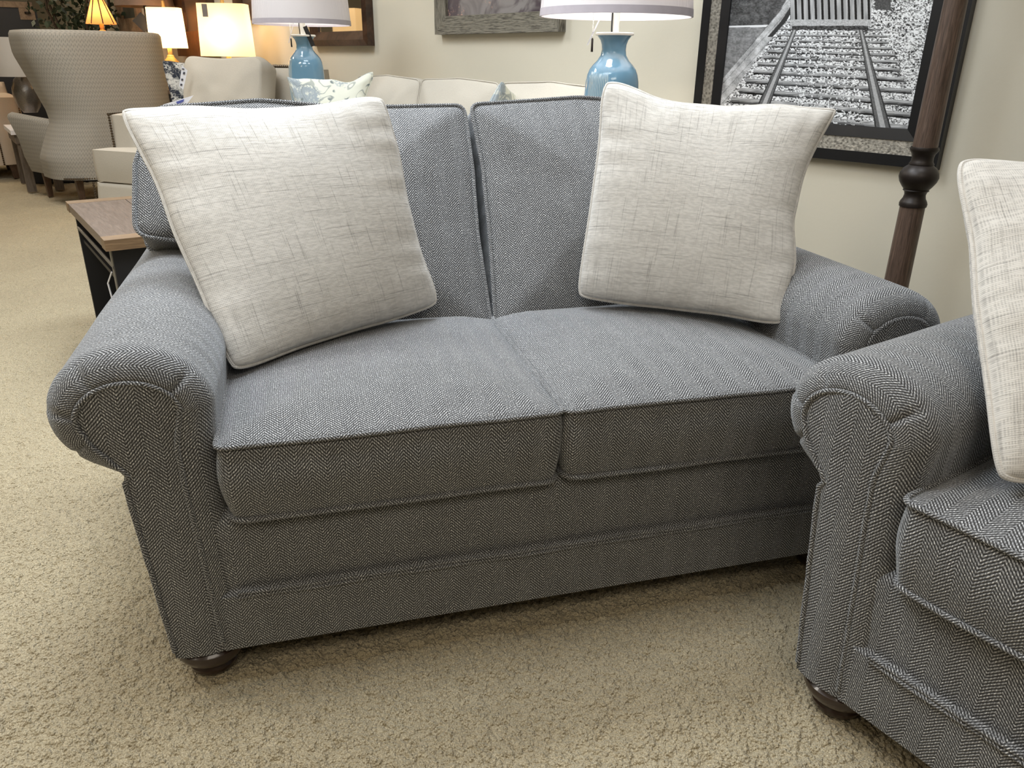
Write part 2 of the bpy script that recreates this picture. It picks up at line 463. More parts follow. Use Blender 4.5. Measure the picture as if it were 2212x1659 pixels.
# value noise
def _h(ix, iy, iz, seed):
    n = (ix * 73856093) ^ (iy * 19349663) ^ (iz * 83492791) ^ (seed * 2654435)
    n = (n ^ (n >> 13)) * 1274126177 & 0x7fffffff
    n = (n ^ (n >> 16)) & 0xffff
    return n / 65535.0
def vnoise(P, scale, seed=0):
    Q = np.asarray(P, float) * scale; I = np.floor(Q).astype(np.int64); Fp = Q - I; Fp = Fp * Fp * (3 - 2 * Fp)
    out = 0
    for dx in (0, 1):
        wx = Fp[..., 0] if dx else 1 - Fp[..., 0]
        for dy in (0, 1):
            wy = Fp[..., 1] if dy else 1 - Fp[..., 1]
            for dz in (0, 1):
                wz = Fp[..., 2] if dz else 1 - Fp[..., 2]
                out = out + wx * wy * wz * _h(I[..., 0] + dx, I[..., 1] + dy, I[..., 2] + dz, seed)
    return out * 2 - 1

def fillet(pts, rad, seg=8):
    pts = [np.array(p, float) for p in pts]; n = len(pts); out = []
    rad = rad if isinstance(rad, (list, tuple)) else [rad] * n
    for i in range(n):
        p, a, b = pts[i], pts[i - 1], pts[(i + 1) % n]
        va, vb = a - p, b - p; la, lb = np.linalg.norm(va), np.linalg.norm(vb); va /= la; vb /= lb
        cosang = np.clip(va @ vb, -1, 1); ang = math.acos(cosang)
        if rad[i] < 1e-5 or abs(ang - math.pi) < .02: out.append(p); continue
        d = min(rad[i] / math.tan(ang / 2), .45 * la, .45 * lb)
        p0, p1 = p + va * d, p + vb * d
        for k in range(seg + 1):
            t = k / seg; out.append((1 - t) ** 2 * p0 + 2 * t * (1 - t) * p + t * t * p1)
    return np.array(out)
def resample(P, n, closed=True):
    P = np.asarray(P, float); Q = np.vstack([P, P[:1]]) if closed else P
    L = np.concatenate([[0], np.linalg.norm(np.diff(Q, axis=0), axis=1).cumsum()])
    t = np.linspace(0, L[-1], n + 1)[:-1] if closed else np.linspace(0, L[-1], n)
    return np.stack([np.interp(t, L, Q[:, k]) for k in range(Q.shape[1])], 1)
def onormals(P, closed=True):
    T = np.roll(P, -1, 0) - np.roll(P, 1, 0) if closed else np.gradient(P, axis=0)
    T /= np.linalg.norm(T, axis=1)[:, None] + 1e-12
    return np.stack([T[:, 1], -T[:, 0]], 1)      # outward for a counter-clockwise outline

def cushion(name, out_t, out_b, h, ct, cb, bulge, xf, mat, parent, pipe=.0048, seed=1, wr=.004, centre=None, N=220, rough_amp=0.0, uvrot=False):
    """boxed cushion: outlines at top and bottom seam (local x,y), h thick, crowned; xf maps local to thing space"""
    A = resample(out_t, N); B = resample(out_b, N)
    c = np.array(centre if centre is not None else A.mean(0))
    mb = MB(); K = 22
    def deform(L, amt):
        L = L.copy()
        L[..., 2] += amt * wr * (vnoise(L, 5, seed) + .5 * vnoise(L, 13, seed + 3))
        return L
    for O, sgn, cr in ((A, 1, ct), (B, -1, cb)):
        t = np.linspace(.0, 1, K)[:, None, None]
        XY = c + (O - c)[None] * t
        Z = sgn * (h / 2 + cr * (1 - t[..., 0] ** 2.6)) * np.ones((1, N))
        P = np.concatenate([XY, Z[..., None]], -1)
        q = (1 - t[..., 0] ** 4) * np.ones((1, N))
        P[..., 2] += sgn * wr * q * (vnoise(P, 5, seed) * 1.0 + .4 * vnoise(P, 14, seed + 3))
        UV = P[..., :2].copy()
        if sgn < 0: UV[..., 1] *= -1
        mb.grid(xf(P), UV, cv=True)
    NA = onormals(A); K2 = 12
    k = np.linspace(0, 1, K2)[:, None, None]
    XY = A[None] * (1 - k) + B[None] * k + NA[None] * bulge * np.sin(np.pi * k) 
    P = np.concatenate([XY, (h / 2 - h * k[..., 0] * np.ones((1, N)))[..., None]], -1)
    P[..., :2] += NA[None] * (wr * .8 * np.sin(np.pi * k) * vnoise(P, 7, seed + 5)[..., None])
    P = np.concatenate([P, P[:, :1]], 1)
    L = np.concatenate([[0], np.linalg.norm(np.diff(np.vstack([A, A[:1]]), axis=0), axis=1).cumsum()])
    UV = np.stack(np.broadcast_arrays(L[None, :], (h - h * k[..., 0])), -1)
    mb.grid(xf(P), UV)
    o = mb.build(name, mat, parent, angle=70)
    if pipe:
        for O, z, nn in ((A, h / 2, NA), (B, -h / 2, onormals(B))):
            Q = np.concatenate([O + nn * .003, np.full((N, 1), z)], 1)
            Q[:, 2] += .0025 * vnoise(Q, 9, seed + 8) ; Q[:, :2] += nn * (.002 * vnoise(Q, 11, seed + 9))[:, None]
            MB().tube(xf(Q), pipe, True, 8).build('piping', mat, o)
    return o

# ------------------------------------------------------------------ grey herringbone seats
RAKE = math.atan(.57)
def make_seating(root, HW, ncush, tw):
    """HW = half of the width between the arms; local x to the right, y to the back, front at y = 0"""
    m = M['tweed']
    # base with the front rail
    mb = MB()
    xs = np.linspace(-HW - .03, HW + .03, 60)
    prof = fillet([(.0, .072), (.0, .192), (.014, .198), (.012, .345), (.06, .375), (.95, .36), (.97, .30), (.97, .072)], [.004, .004, .004, .03, .02, .03, .02, .004], 5)
    prof = np.vstack([prof, prof[:1]])
    P = np.zeros((len(xs), len(prof), 3)); P[..., 0] = xs[:, None]; P[..., 1] = prof[None, :, 0]; P[..., 2] = prof[None, :, 1]
    L = np.concatenate([[0], np.linalg.norm(np.diff(prof, axis=0), axis=1).cumsum()])
    P[..., 1] -= (np.sin(np.pi * np.clip((P[..., 2] - .2) / .15, 0, 1)) * .006) * (P[..., 1] < .05)
    UV = np.stack(np.broadcast_arrays(xs[:, None], L[None]), -1)
    mb.grid(P, UV); mb.fan(P[0], (xs[0], .5, .2)); mb.fan(P[-1], (xs[-1], .5, .2))
    base = mb.build('base', m, root, angle=50)
    for dz in (.0, .0085):
        q = np.array([[x, -.002 + .0012 * math.sin(x * 31 + dz * 300), .190 + dz + .0008 * math.sin(x * 17)] for x in np.linspace(-HW, HW, 90)])
        MB().tube(q, .0042, k=8).build('piping', m, base)
    # arms
    for sg in (-1, 1):
        make_arm(root, sg, HW, m)
    # feet
    for fx in (-HW - .07, HW + .07):
        for fy in (.065, .90):
            pr = [(.002, 0), (.040, 0), (.044, .005), (.046, .014), (.043, .019), (.045, .022), (.058, .034), (.066, .050), (.066, .060), (.058, .067), (.055, .0735), (.002, .0735)]
            MB().lathe(pr, (fx, fy, 0), 36).build('foot', M['foot'], root)
    # back frame
    mb = MB()
    o = fillet([(-HW - .17, .30), (HW + .17, .30), (HW + .17, .86), (HW + .10, .955), (-HW - .10, .955), (-HW - .17, .86)], [.02, .02, .06, .05, .05, .06], 6)
    o = resample(o, 140); N_ = onormals(o); rows = []
    for a in np.linspace(0, math.pi, 9):
        ins = .045 * (1 - math.sin(a)); th = -math.cos(a)
        q = o - N_ * ins
        y = .885 + .075 * th + (q[:, 1] - .3) * .14
        rows.append(np.stack([q[:, 0], y, q[:, 1]], 1))
    G = np.array(rows); UV = np.zeros(G.shape[:2] + (2,)); UV[..., 0] = G[..., 0]; UV[..., 1] = G[..., 2] + G[..., 1]
    mb.grid(G, UV, cv=True)
    for g in (G[0], G[-1]): mb.fan(g, g.mean(0), g[:, [0, 2]], g.mean(0)[[0, 2]])
    mb.build('back_frame', m, root, angle=60)
    # seat cushions
    w = 2 * HW / ncush
    for i in range(ncush):
        x0 = -HW + i * w + .004; x1 = x0 + w - .007
        ot = fillet([(x0, -.016), (x1, -.016), (x1, .62), (x0, .62)], [.018, .018, .03, .03], 8)
        ob = fillet([(x0 + .006, -.012), (x1 - .006, -.012), (x1, .62), (x0, .62)], [.030, .030, .03, .03], 8)
        def xf(P): 
            Q = np.array(P, float); Q[..., 2] += .4285; return Q
        cushion('seat_cushion', ot, ob, .145, .034, .004, .010, xf, m, root, seed=10 + i * 7, wr=.0035, N=260)
    # back cushions with an ear over each arm
    ca, sa = math.cos(RAKE), math.sin(RAKE)
    def xb(P):
        P = np.asarray(P, float); Q = np.empty_like(P)
        Q[..., 0] = P[..., 0]
        Q[..., 1] = .535 + P[..., 1] * sa - (P[..., 2] - .06) * ca
        Q[..., 2] = .475 + P[..., 1] * ca + (P[..., 2] - .06) * sa
        return Q
    for i in range(ncush):
        x0 = -HW + i * w; x1 = x0 + w
        first, last = i == 0, i == ncush - 1
        pts, rd = [], []
        def add(x, s_, r_): pts.append((x, s_)); rd.append(r_)
        if first: add(x0 + .012, .0, .03)
        else: add(x0 + .010, .0, .03)
        if last: add(x1 - .012, .0, .03)
        else: add(x1 - .006, -.004, .03)
        if last:
            add(x1 - .004, .25, .02); add(x1 + .19, .285, .035); add(x1 + .165, .45, .0); add(x1 + .12, .575, .05); add(x1 - .15, .600, .2)
        else:
            add(x1 - .012, .25, .2); add(x1 - .004, .42, .2); add(x1 - .008, .590, .022); add((x0 + x1) / 2, .585, .3)
        if first:
            add(x0 + .1, .603, .2); add(x0 - .135, .585, .05); add(x0 - .18, .45, .0); add(x0 - .192, .285, .035); add(x0 + .004, .25, .02)
        else:
            add((x0 + x1) / 2, .612, .3); add(x0 + .014, .592, .022); add(x0 + .028, .42, .2); add(x0 + .022, .2, .2)
        cushion('back_cushion', fillet(pts, rd, 8), fillet(pts, rd, 8), .12, .050, .02, .006, xb, m, root, seed=40 + i * 5, wr=.006,
                centre=((x0 + x1) / 2 - (.05 if first else 0) + (.05 if last else 0), .33), N=300)

def make_arm(root, sg, HW, m):
    # outline in (u outward, z)
    pts = [(.0, z) for z in np.linspace(.072, .50, 22)]
    cz, ru, rz_ = .564, .128, .109
    angs = np.radians(np.linspace(176, -76, 70))
    el = [(.121 + ru * math.cos(a), cz + rz_ * math.sin(a)) for a in angs]
    pts += el
    pts += [(u_, z) for u_, z in zip(np.linspace(.152, .126, 20), np.linspace(.446, .072, 20))]
    O = resample(np.array(pts), 170, closed=False); n = len(O)
    T = np.gradient(O, axis=0); T /= np.linalg.norm(T, axis=1)[:, None]
    Nn = np.stack([-T[:, 1], T[:, 0]], 1)           # outward (left of travel)
    L = np.concatenate([[0], np.linalg.norm(np.diff(O, axis=0), axis=1).cumsum()])
    # how far the front panel sits inside the outline
    ins = np.zeros(n)
    for i, (u, z) in enumerate(O):
        if u < .01 and z < .50: ins[i] = np.interp(z, [.07, .5], [.038, .060])
        elif z < .447 and u > .12: ins[i] = .004
        else:
            a = math.atan2(z - cz, u - .121); ad = math.degrees(a)
            ins[i] = .050 + (.010 * float(np.clip((.56 - z) / .06, 0, 1)) if u < .06 else 0) if (ad > -25 or u < .06) else np.interp(ad, [-76, -58, -25], [.010, .034, .050])
    # soften
    kk_ = O[:, 0] < .10; ker = np.ones(5) / 5; ins = np.where(kk_, np.convolve(np.pad(ins, 2, 'edge'), ker, 'valid'), ins)
    isr = ((O[:, 1] > .45) & ((O[:, 0] > .02)))
    ang = np.degrees(np.arctan2(O[:, 1] - cz, O[:, 0] - .121))
    pleat = np.zeros(n)
    for pa in (146, 52, 8, -34):
        pleat += np.exp(-((ang - pa) / 2.6) ** 2) * isr
    rows = []; uvs = []
    K = 14
    for k in range(K + 1):
        a = k / K * math.pi / 2
        off = ins * (1 - math.cos(a)); y = .050 * (1 - math.sin(a)) 
        P2 = O - Nn * off[:, None] - Nn * (pleat * .007 * math.sin(a) * (1.1 - .3 * k / K))[:, None]
        yy = y + pleat * .006 * math.sin(a)
        rows.append(np.stack([P2[:, 0], yy + .004 * (k == K), P2[:, 1]], 1)); uvs.append(np.stack([np.full(n, .05 - .05 * a), L], 1))
    front_ring = O - Nn * ins[:, None]
    rows = rows[::-1]; uvs = uvs[::-1]
    for y in np.linspace(.07, .985, 40):
        P3 = np.stack([O[:, 0], np.full(n, y), O[:, 1]], 1)
        w_ = vnoise(P3, 5, 3 + int(sg)) * .0025
        P3[:, 0] += Nn[:, 0] * w_; P3[:, 2] += Nn[:, 1] * w_
        rows.append(P3); uvs.append(np.stack([np.full(n, y), L], 1))
    G = np.array(rows); UV = np.array(uvs)
    def xf(Q):
        Q = np.array(Q, float); Q[..., 0] = sg * (HW + Q[..., 0]); return Q
    mb = MB(); mb.grid(xf(G), UV)
    back = G[-1]; mb.fan(xf(back), xf(np.array([.09, .985, .45])))
    arm = mb.build('arm', m, root, angle=70)
    # front panel, slightly padded
    ring = front_ring; c = np.array([.085, .40])
    # build as rows joining the inner side to the outer side at the same height (a keyhole)
    iT = int(np.argmax(ring[:, 1])); inner = ring[:iT + 1]; outer = ring[iT:][::-1]
    nr = 70; A = resample(inner, nr, False); B = resample(outer, nr, False)
    kk = np.linspace(0, 1, 13)
    G2 = np.zeros((nr, 13, 3))
    for j, t in enumerate(kk):
        P = A * (1 - t) + B * t
        G2[:, j, 0] = P[:, 0]; G2[:, j, 2] = P[:, 1]; G2[:, j, 1] = .004 - .007 * math.sin(math.pi * t) ** .6
    pan = MB().grid(xf(G2), np.stack([G2[..., 0], G2[..., 2]], -1)).build('front_panel', m, arm)
    Q = np.stack([ring[:, 0], np.full(n, .0015), ring[:, 1]], 1)
    Q += np.stack([.001 * vnoise(Q, 30, 2), .001 * vnoise(Q, 22, 5), 0 * Q[:, 0]], 1)
    MB().tube(xf(Q[2:-2]), .0045, k=8).build('piping', m, arm)

loveseat = empty('loveseat', (0, 0, 0), 0, 'grey herringbone tweed loveseat with rolled arms and two seat cushions in the middle', 'sofa')
make_seating(loveseat, .61, 2, 0)
S2W = .93
s2x = np.array([.312, -.950, 0]); s2x /= np.linalg.norm(s2x)
s2o = np.array([.362, -.300, 0]) + s2x * (S2W + .132)
sofa2 = empty('sofa', s2o, math.atan2(s2x[1], s2x[0]), 'grey herringbone tweed sofa cut off by the right edge, its rolled arm before the loveseat', 'sofa')
make_seating(sofa2, S2W, 3, 0)
s2y = np.array([-s2x[1], s2x[0], 0])
def s2p(xi, y, z):   # xi measured from the inner face of its left arm
    return s2o + s2x * (xi - S2W) + s2y * y + np.array([0, 0, z])

# ------------------------------------------------------------------ throw pillows
def pillow(name, TL, TR, BR, BL, T, mat, label, pinch=.055, seed=0, wr=.006, group=None, pipe=.0042, pmat=None, dent=None, cat='throw pillow'):
    TL, TR, BR, BL = [np.array(p, float) for p in (TL, TR, BR, BL)]
    cen = (TL + TR + BR + BL) / 4
    TL, TR, BR, BL = TL - cen, TR - cen, BR - cen, BL - cen
    w = (np.linalg.norm(TR - TL) + np.linalg.norm(BR - BL)) / 2; h = (np.linalg.norm(TL - BL) + np.linalg.norm(TR - BR)) / 2
    nrm = np.cross(TR - BL, TL - BR); nrm /= np.linalg.norm(nrm)      # faces the front
    n = 72; s_ = np.sin(np.linspace(-1, 1, n) * math.pi / 2); s_ = .55 * s_ + .45 * np.linspace(-1, 1, n)
    S, Tt = np.meshgrid(s_, s_, indexing='ij')
    pt, pr_, pb, pl_ = pinch if isinstance(pinch, tuple) else (pinch,) * 4
    def base(S, Tt):
        ps = np.where(S > 0, pr_, pl_); pv = np.where(Tt > 0, pt, pb)
        k1 = 1 - ps * (1 - Tt ** 2) ** 1.0 * (1 + .5 * vnoise(np.stack([Tt * 2 + 9, S, S * 0 + seed], -1), 1, seed)); k2 = 1 - pv * (1 - S ** 2) * (1 + .5 * vnoise(np.stack([S * 2, Tt, S * 0 + seed], -1), 1, seed + 1))
        s2, t2 = S * k1, Tt * k2
        # round the corners a little
        rr = np.clip((np.abs(S) ** 9 * np.abs(Tt) ** 9), 0, 1); s2 = s2 * (1 - .045 * rr); t2 = t2 * (1 - .045 * rr)
        a, b_ = (s2 + 1) / 2, (t2 + 1) / 2
        return (BL * ((1 - a) * (1 - b_))[..., None] + BR * (a * (1 - b_))[..., None] + TR * (a * b_)[..., None] + TL * ((1 - a) * b_)[..., None])
    B0 = base(S, Tt)
    prof = ((1 - S ** 2) * (1 - Tt ** 2)); prof = np.clip(prof, 0, 1)
    hgt = T * (.80 * prof ** .38 + .20 * prof)
    edge = np.maximum(np.abs(S), np.abs(Tt)); UVp = np.stack([S * w / 2, Tt * h / 2, 0 * S], -1)
    # wrinkles run in from the edges and the corners
    ax = np.stack([S * w * 2.2, Tt * h * 16, 0 * S + seed], -1); ay = np.stack([S * w * 16, Tt * h * 2.2, 0 * S + seed + 3], -1)
    wrk = vnoise(ax, 1, seed + 2) * np.clip(np.abs(S) * 1.9 - 1.0, 0, 1) + vnoise(ay, 1, seed + 4) * np.clip(np.abs(Tt) * 1.9 - 1.0, 0, 1)
    low = vnoise(UVp + seed, 6, seed) * .8
    amp = wr * np.clip(prof * 12, 0, 1)
    mb = MB()
    for sg in (1, -1):
        hh = hgt * sg + (wrk * amp * .55 + low * wr * .9 * np.clip(prof * 3, 0, 1))
        P = B0 + nrm * hh[..., None]
        mb.grid(P, np.stack([S * w / 2, Tt * h / 2], -1))
    o = mb.build(name, mat, None, angle=80)
    o.location = cen; tag(o, label, cat, group)
    if pipe:
        q = np.concatenate([np.stack([s_, -np.ones(n)], 1)[:-1], np.stack([np.ones(n), s_], 1)[:-1], np.stack([s_[::-1], np.ones(n)], 1)[:-1], np.stack([-np.ones(n), s_[::-1]], 1)[:-1]])
        E = base(q[:, 0], q[:, 1]); 
        MB().tube(E, pipe, True, 8).build('piping', pmat or mat, o)
    return o
pillow('throw_pillow', (-.782, .60, 1.000), (-.237, .55, 1.024), (-.134, .53, .553), (-.596, .27, .520), .095, M['linen'],
       'cream slub linen throw pillow leaning on the left side of the loveseat', seed=3, pinch=(.07, .05, .035, .05), pipe=.005)
pillow('throw_pillow', (.283, .60, 1.060), (.812, .42, 1.005), (.618, .225, .541), (.214, .53, .548), .090, M['linen'],
       'cream slub linen throw pillow on the right side of the loveseat, below the railroad picture', seed=8, pinch=(.13, .15, .03, .05), pipe=.005)
pillow('throw_pillow', s2p(-.20, .30, .955), s2p(.05, .73, .965), s2p(.36, .47, .545), s2p(.085, .065, .545), .085, M['linen'],
       'cream slub linen throw pillow seen edge-on, on the sofa at the right edge', seed=15, pinch=(.06, .05, .04, .035), pipe=.0052)

# ------------------------------------------------------------------ room
def quad(name, pts, mat, nu=2, uvs=1.0):
    P = np.array(pts, float); G = np.zeros((2, 2, 3)); G[0, 0], G[1, 0], G[1, 1], G[0, 1] = P
    o = MB().grid(G).build(name, mat, smooth=False); tag(o, kind='structure'); return o
T0, T1, DEP, HT = -5.5, 12.6, 9.5, 2.75
def slab(name, t0, t1, o0, o1, z0, z1, mat):
    rotm = np.stack([WD, WN, [0, 0, 1]], 1)
    o = MB().box((t0, o0, z0), (t1, o1, z1), rot=rotm, org=WQ).build(name, mat, smooth=False); return tag(o, kind='structure')
slab('wall_right', T0, T1, -.12, 0, 0, HT, M['wall'])
slab('wall_back', T1, T1 + .12, -.12, DEP, 0, HT, M['wall'])
slab('wall_front', T0 - .12, T0, -.12, DEP, 0, HT, M['wall'])
slab('wall_left', T0, T1, DEP, DEP + .12, 0, HT, M['wall'])
slab('ceiling', T0, T1, -.12, DEP, HT, HT + .1, M['ceil'])
bb = slab('baseboard_right', T0, T1, 0, .014, 0, .10, M['white'])
# carpet: real pile, finest near the loveseat
def tufts(x, y, cell, seed):
    gx, gy = np.floor(x / cell).astype(np.int64), np.floor(y / cell).astype(np.int64)
    best = np.full(x.shape, 9.0); val = np.zeros(x.shape)
    for dx in (-1, 0, 1):
        for dy in (-1, 0, 1):
            ix, iy = gx + dx, gy + dy
            px = (ix + _h(ix, iy, 0 * ix, seed)) * cell; py = (iy + _h(ix, iy, 0 * ix + 1, seed)) * cell
            d = np.hypot(x - px, y - py) / cell; hv = _h(ix, iy, 0 * ix + 2, seed)
            k = d < best; best = np.where(k, d, best); val = np.where(k, hv, val)
    return (1 - np.clip(best / .95, 0, 1) ** 2) * (.55 + .45 * val)
NR, NA = 1750, 1150
rr = .75 * np.exp(np.linspace(0, math.log(11.5 / .75), NR)); aa = np.radians(np.linspace(-47, 44, NA)) + YAW
RR, AA = np.meshgrid(rr, aa, indexing='ij')
X = CAM[0] + RR * np.sin(AA); Y = CAM[1] + RR * np.cos(AA)
P3 = np.stack([X, Y, 0 * X], -1)
Zc = -.019 + .0105 * tufts(X + .004 * vnoise(P3, 60, 6), Y + .004 * vnoise(P3, 60, 7), .0095, 5) + .006 * tufts(X + .3, Y + .7, .017, 9) + .0045 * vnoise(P3, 34, 2) + .004 * vnoise(P3, 7, 4)
Zc = np.minimum(Zc, 0.003)
def wq(t, o, z): return wall(t, z, o)
vv = np.concatenate([np.stack([X, Y, Zc], -1).reshape(-1, 3), [wq(T0, 0, -.022), wq(T1, 0, -.022), wq(T1, DEP, -.022), wq(T0, DEP, -.022)]])
ix = np.arange(NR * NA).reshape(NR, NA); qd = np.stack([ix[:-1, :-1], ix[:-1, 1:], ix[1:, 1:], ix[1:, :-1]], -1).reshape(-1, 4)
qd = np.concatenate([qd[:, ::-1], [[NR * NA, NR * NA + 1, NR * NA + 2, NR * NA + 3]]]).astype(np.int32)
me = bpy.data.meshes.new('floor'); me.vertices.add(len(vv)); me.vertices.foreach_set('co', vv.astype(np.float32).ravel())
me.loops.add(qd.size); me.loops.foreach_set('vertex_index', qd.ravel()); me.polygons.add(len(qd))
me.polygons.foreach_set('loop_start', np.arange(0, qd.size, 4, dtype=np.int32)); me.polygons.foreach_set('use_smooth', np.ones(len(qd), bool))
me.update(calc_edges=True); me.materials.append(M['carpet'])
fl = bpy.data.objects.new('floor', me); COL.objects.link(fl); tag(fl, kind='structure')

# ------------------------------------------------------------------ pictures and mirrors on the wall
def frame_strip(t0, t1, z0, z1, w, d0, d1, mitre_uv=True):
    """one mitred moulding ring: from the outer rectangle inward by w, standing d0 (outer edge) .. d1 (inner edge) off the wall"""
    mb = MB()
    o = [(t0, z0), (t1, z0), (t1, z1), (t0, z1)]; i = [(t0 + w, z0 + w), (t1 - w, z0 + w), (t1 - w, z1 - w), (t0 + w, z1 - w)]
    for k in range(4):
        a, b_ = o[k], o[(k + 1) % 4]; c, d = i[k], i[(k + 1) % 4]
        Ln = math.hypot(b_[0] - a[0], b_[1] - a[1])
        A0, B0 = wall(*a, .002), wall(*b_, .002); A1, B1 = wall(*a, d0), wall(*b_, d0); A2, B2 = wall(*c, d1), wall(*d, d1); A3, B3 = wall(*c, .002), wall(*d, .002)
        mb.grid(np.array([[A0, A1, A2, A3], [B0, B1, B2, B3]]), [[(0, 0), (0, .02), (w, .02 + w), (w, .04 + w)][q] for q in range(4)] and
                np.array([[(0, 0), (0, .02), (0, .02 + w), (0, .04 + w)], [(Ln, 0), (Ln, .02), (Ln, .02 + w), (Ln, .04 + w)]]))
    return mb
def local(mbuild, name, mat, parent, **k):
    o = mbuild.build(name, mat, None, **k); 
    o.parent = parent; o.matrix_parent_inverse = Matrix.Identity(4)
    inv = Matrix.Translation(parent.location).to_4x4() @ parent.rotation_euler.to_matrix().to_4x4()
    o.data.transform(inv.inverted()); return o

# railroad photograph
tL = wall_hit(1513, 180)[0]; tR = wall_hit(2036, 340)[0]
z0 = (wall_hit(1912, 354)[1] + wall_hit(2031, 367)[1]) / 2; z1 = z0 + 1.15
if tL < tR: tL, tR = tR, tL
rp = empty('framed_picture', wall((tL + tR) / 2, z0, 0), WROT, 'large black and galvanised framed black and white photo of railroad tracks', 'picture')
a_, g_, b2 = .036, .045, .036
local(frame_strip(tR, tL, z0, z1, a_, .034, .034), 'outer_frame', M['black'], rp, smooth=False)
local(frame_strip(tR + a_, tL - a_, z0 + a_, z1 - a_, g_, .030, .026), 'metal_band', M['galv'], rp, smooth=False)
e = a_ + g_
local(frame_strip(tR + e, tL - e, z0 + e, z1 - e, b2, .030, .024), 'inner_frame', M['black'], rp, smooth=False)
e += b2
# the printed photograph, drawn into a colour attribute on a fine flat mesh
def seg_d(x, y, a, b_):
    ax, ay = a; bx, by = b_; dx, dy = bx - ax, by - ay
    t = np.clip(((x - ax) * dx + (y - ay) * dy) / (dx * dx + dy * dy), 0, 1)
    return np.hypot(x - ax - t * dx, y - ay - t * dy), t
def paint_rail(x, y):
    """x, y: picture coordinates in a 1687-wide sketch of the print"""
    P = np.stack([x, y, 0 * x], -1)
    n1 = vnoise(P * [1, 1.5, 1], 1 / 7., 1); n2 = vnoise(P * [1, 1.4, 1], 1 / 4., 2); n3 = vnoise(P, 1 / 60., 3)
    peb = np.clip(.66 + .62 * n1 + .42 * n2 + .1 * n3, .05, 1)
    far = np.clip((y - 100) / 250, 0, 1); c = peb * (.86 + .05 * far)
    # kerb wall on the left and the pavement beyond
    tx = np.interp(y, [-400, 65, 375, 520], [700, 430, 165, 40]); bx = np.interp(y, [-400, 110, 190, 510, 600], [760, 470, 400, 168, 110])
    wal = (x < bx) & (x > tx); c = np.where(wal, .56 + .14 * vnoise(P, 1 / 25., 7) + .08 * n2 - .14 * (np.abs(((x + y * .9) % 44) - 2) < 2.5) - .25 * (np.abs(x - tx) < 4), c)
    c = np.where(wal & (x > bx - (bx - tx) * .35) & (y < 190), .12, c)
    pave = x < tx; c = np.where(pave, np.where(y < 140, .20, .36) + .05 * vnoise(P, 1 / 20., 8) + .06 * n1, c)
    c = np.where(pave & (np.abs(y - (140 - .02 * x)) < 5), .75, c)
    # sleepers
    ties = [(150, 440, 960), (182, 425, 985), (212, 412, 995), (240, 392, 1010), (270, 372, 1025), (302, 350, 1035), (340, 322, 1055), (384, 298, 1075), (436, 262, 1110), (492, 226, 1140), (548, 185, 1160), (610, 150, 1190)]
    for ty, xa, xb in ties:
        sl = (ty - 130) * .00021; yc = ty + (x - 600) * sl; hgt_ = 5 + (ty - 140) * .028
        cov = (np.abs(y - yc) < hgt_) & (x > xa + 6 * n2) & (x < xb + 8 * n1)
        tone = .34 + .16 * (y < yc - hgt_ * .15) - .22 * (y > yc + hgt_ * .35) + .13 * vnoise(P * [.2, 1.6, 1], 1 / 8., 11)
        hide = (vnoise(P, 1 / 9., 12) > .35) & (x > 520) & (x < 850)
        c = np.where(cov & ~hide, tone, c)
    # rails
    for (a, b_, w0, w1) in (((515, 150), (330, 600), 8, 26), ((850, 140), (975, 700), 8, 34)):
        d, t = seg_d(x, y, a, b_); w = w0 + (w1 - w0) * t
        c = np.where(d < w, .26 + .05 * n2, c); c = np.where((d < w * .42), .52 + .04 * n1, c)
        c = np.where((d > w) & (d < w * 1.25), .12, c)
    # slatted cart at the top
    gx0 = 490 + (60 - y) * -.02; cart = (y < 132) & (y > -250) & (x > 490) & (x < 905)
    slat = ((x - 490 - (y * .03)) % 34) < 22
    c = np.where(cart & (y < 105), np.where(slat, .50 + .1 * vnoise(P * [1.6, .3, 1], 1 / 14., 14), .05), c)
    c = np.where(cart & (y >= 100), .55 + .12 * n2, c)
    c = np.where((y > 132) & (y < 152) & (x > 500) & (x < 890), .16 + .1 * n1, c)
    c = np.where((x > 925) & (x < 1005) & (y < 50) & (y > -60), .2 + .06 * n2, c)
    c = np.clip(c, .015, .98)
    return np.clip(c * 1.25, 0, 1) ** 1.7
nI, nJ = 640, 640
ti = np.linspace(tR + e, tL - e, nI); zj = np.linspace(z0 + e, z1 - e, nJ)
TT, ZZ = np.meshgrid(ti, zj, indexing='ij')
# sketch frame laid out on the print from its lower corners (t measured to the right along the wall)
zb = z0 + e
PW = (WQ + WD * TT[..., None] + WN * .018); PW[..., 2] = ZZ
# the print's own perspective, fixed once at these corners
def pic_xy(TT, ZZ):
    pts = np.stack([WQ[0] + WD[0] * TT + WN[0] * .018, WQ[1] + WD[1] * TT + WN[1] * .018, ZZ], -1)
    q = (pts - CAM) @ MM.T
    return (F_PX * q[..., 0] / q[..., 2] + 1106 - 1500) * 2.37, (F_PX * q[..., 1] / q[..., 2] + 829.5) * 2.37
# affine-projective map of the sketch onto the print corners
xs_, ys_ = pic_xy(TT, ZZ)
cval = paint_rail(xs_, ys_)
ob = local(MB().grid(PW), 'photo_print', M['print_photo'], rp, recalc=False)
ca_ = ob.data.color_attributes.new('Col', 'FLOAT_COLOR', 'POINT')
cc = np.stack([cval * .97, cval * .985, cval, np.ones_like(cval)], -1).reshape(-1, 4).astype(np.float32)
ca_.data.foreach_set('color', cc.ravel())

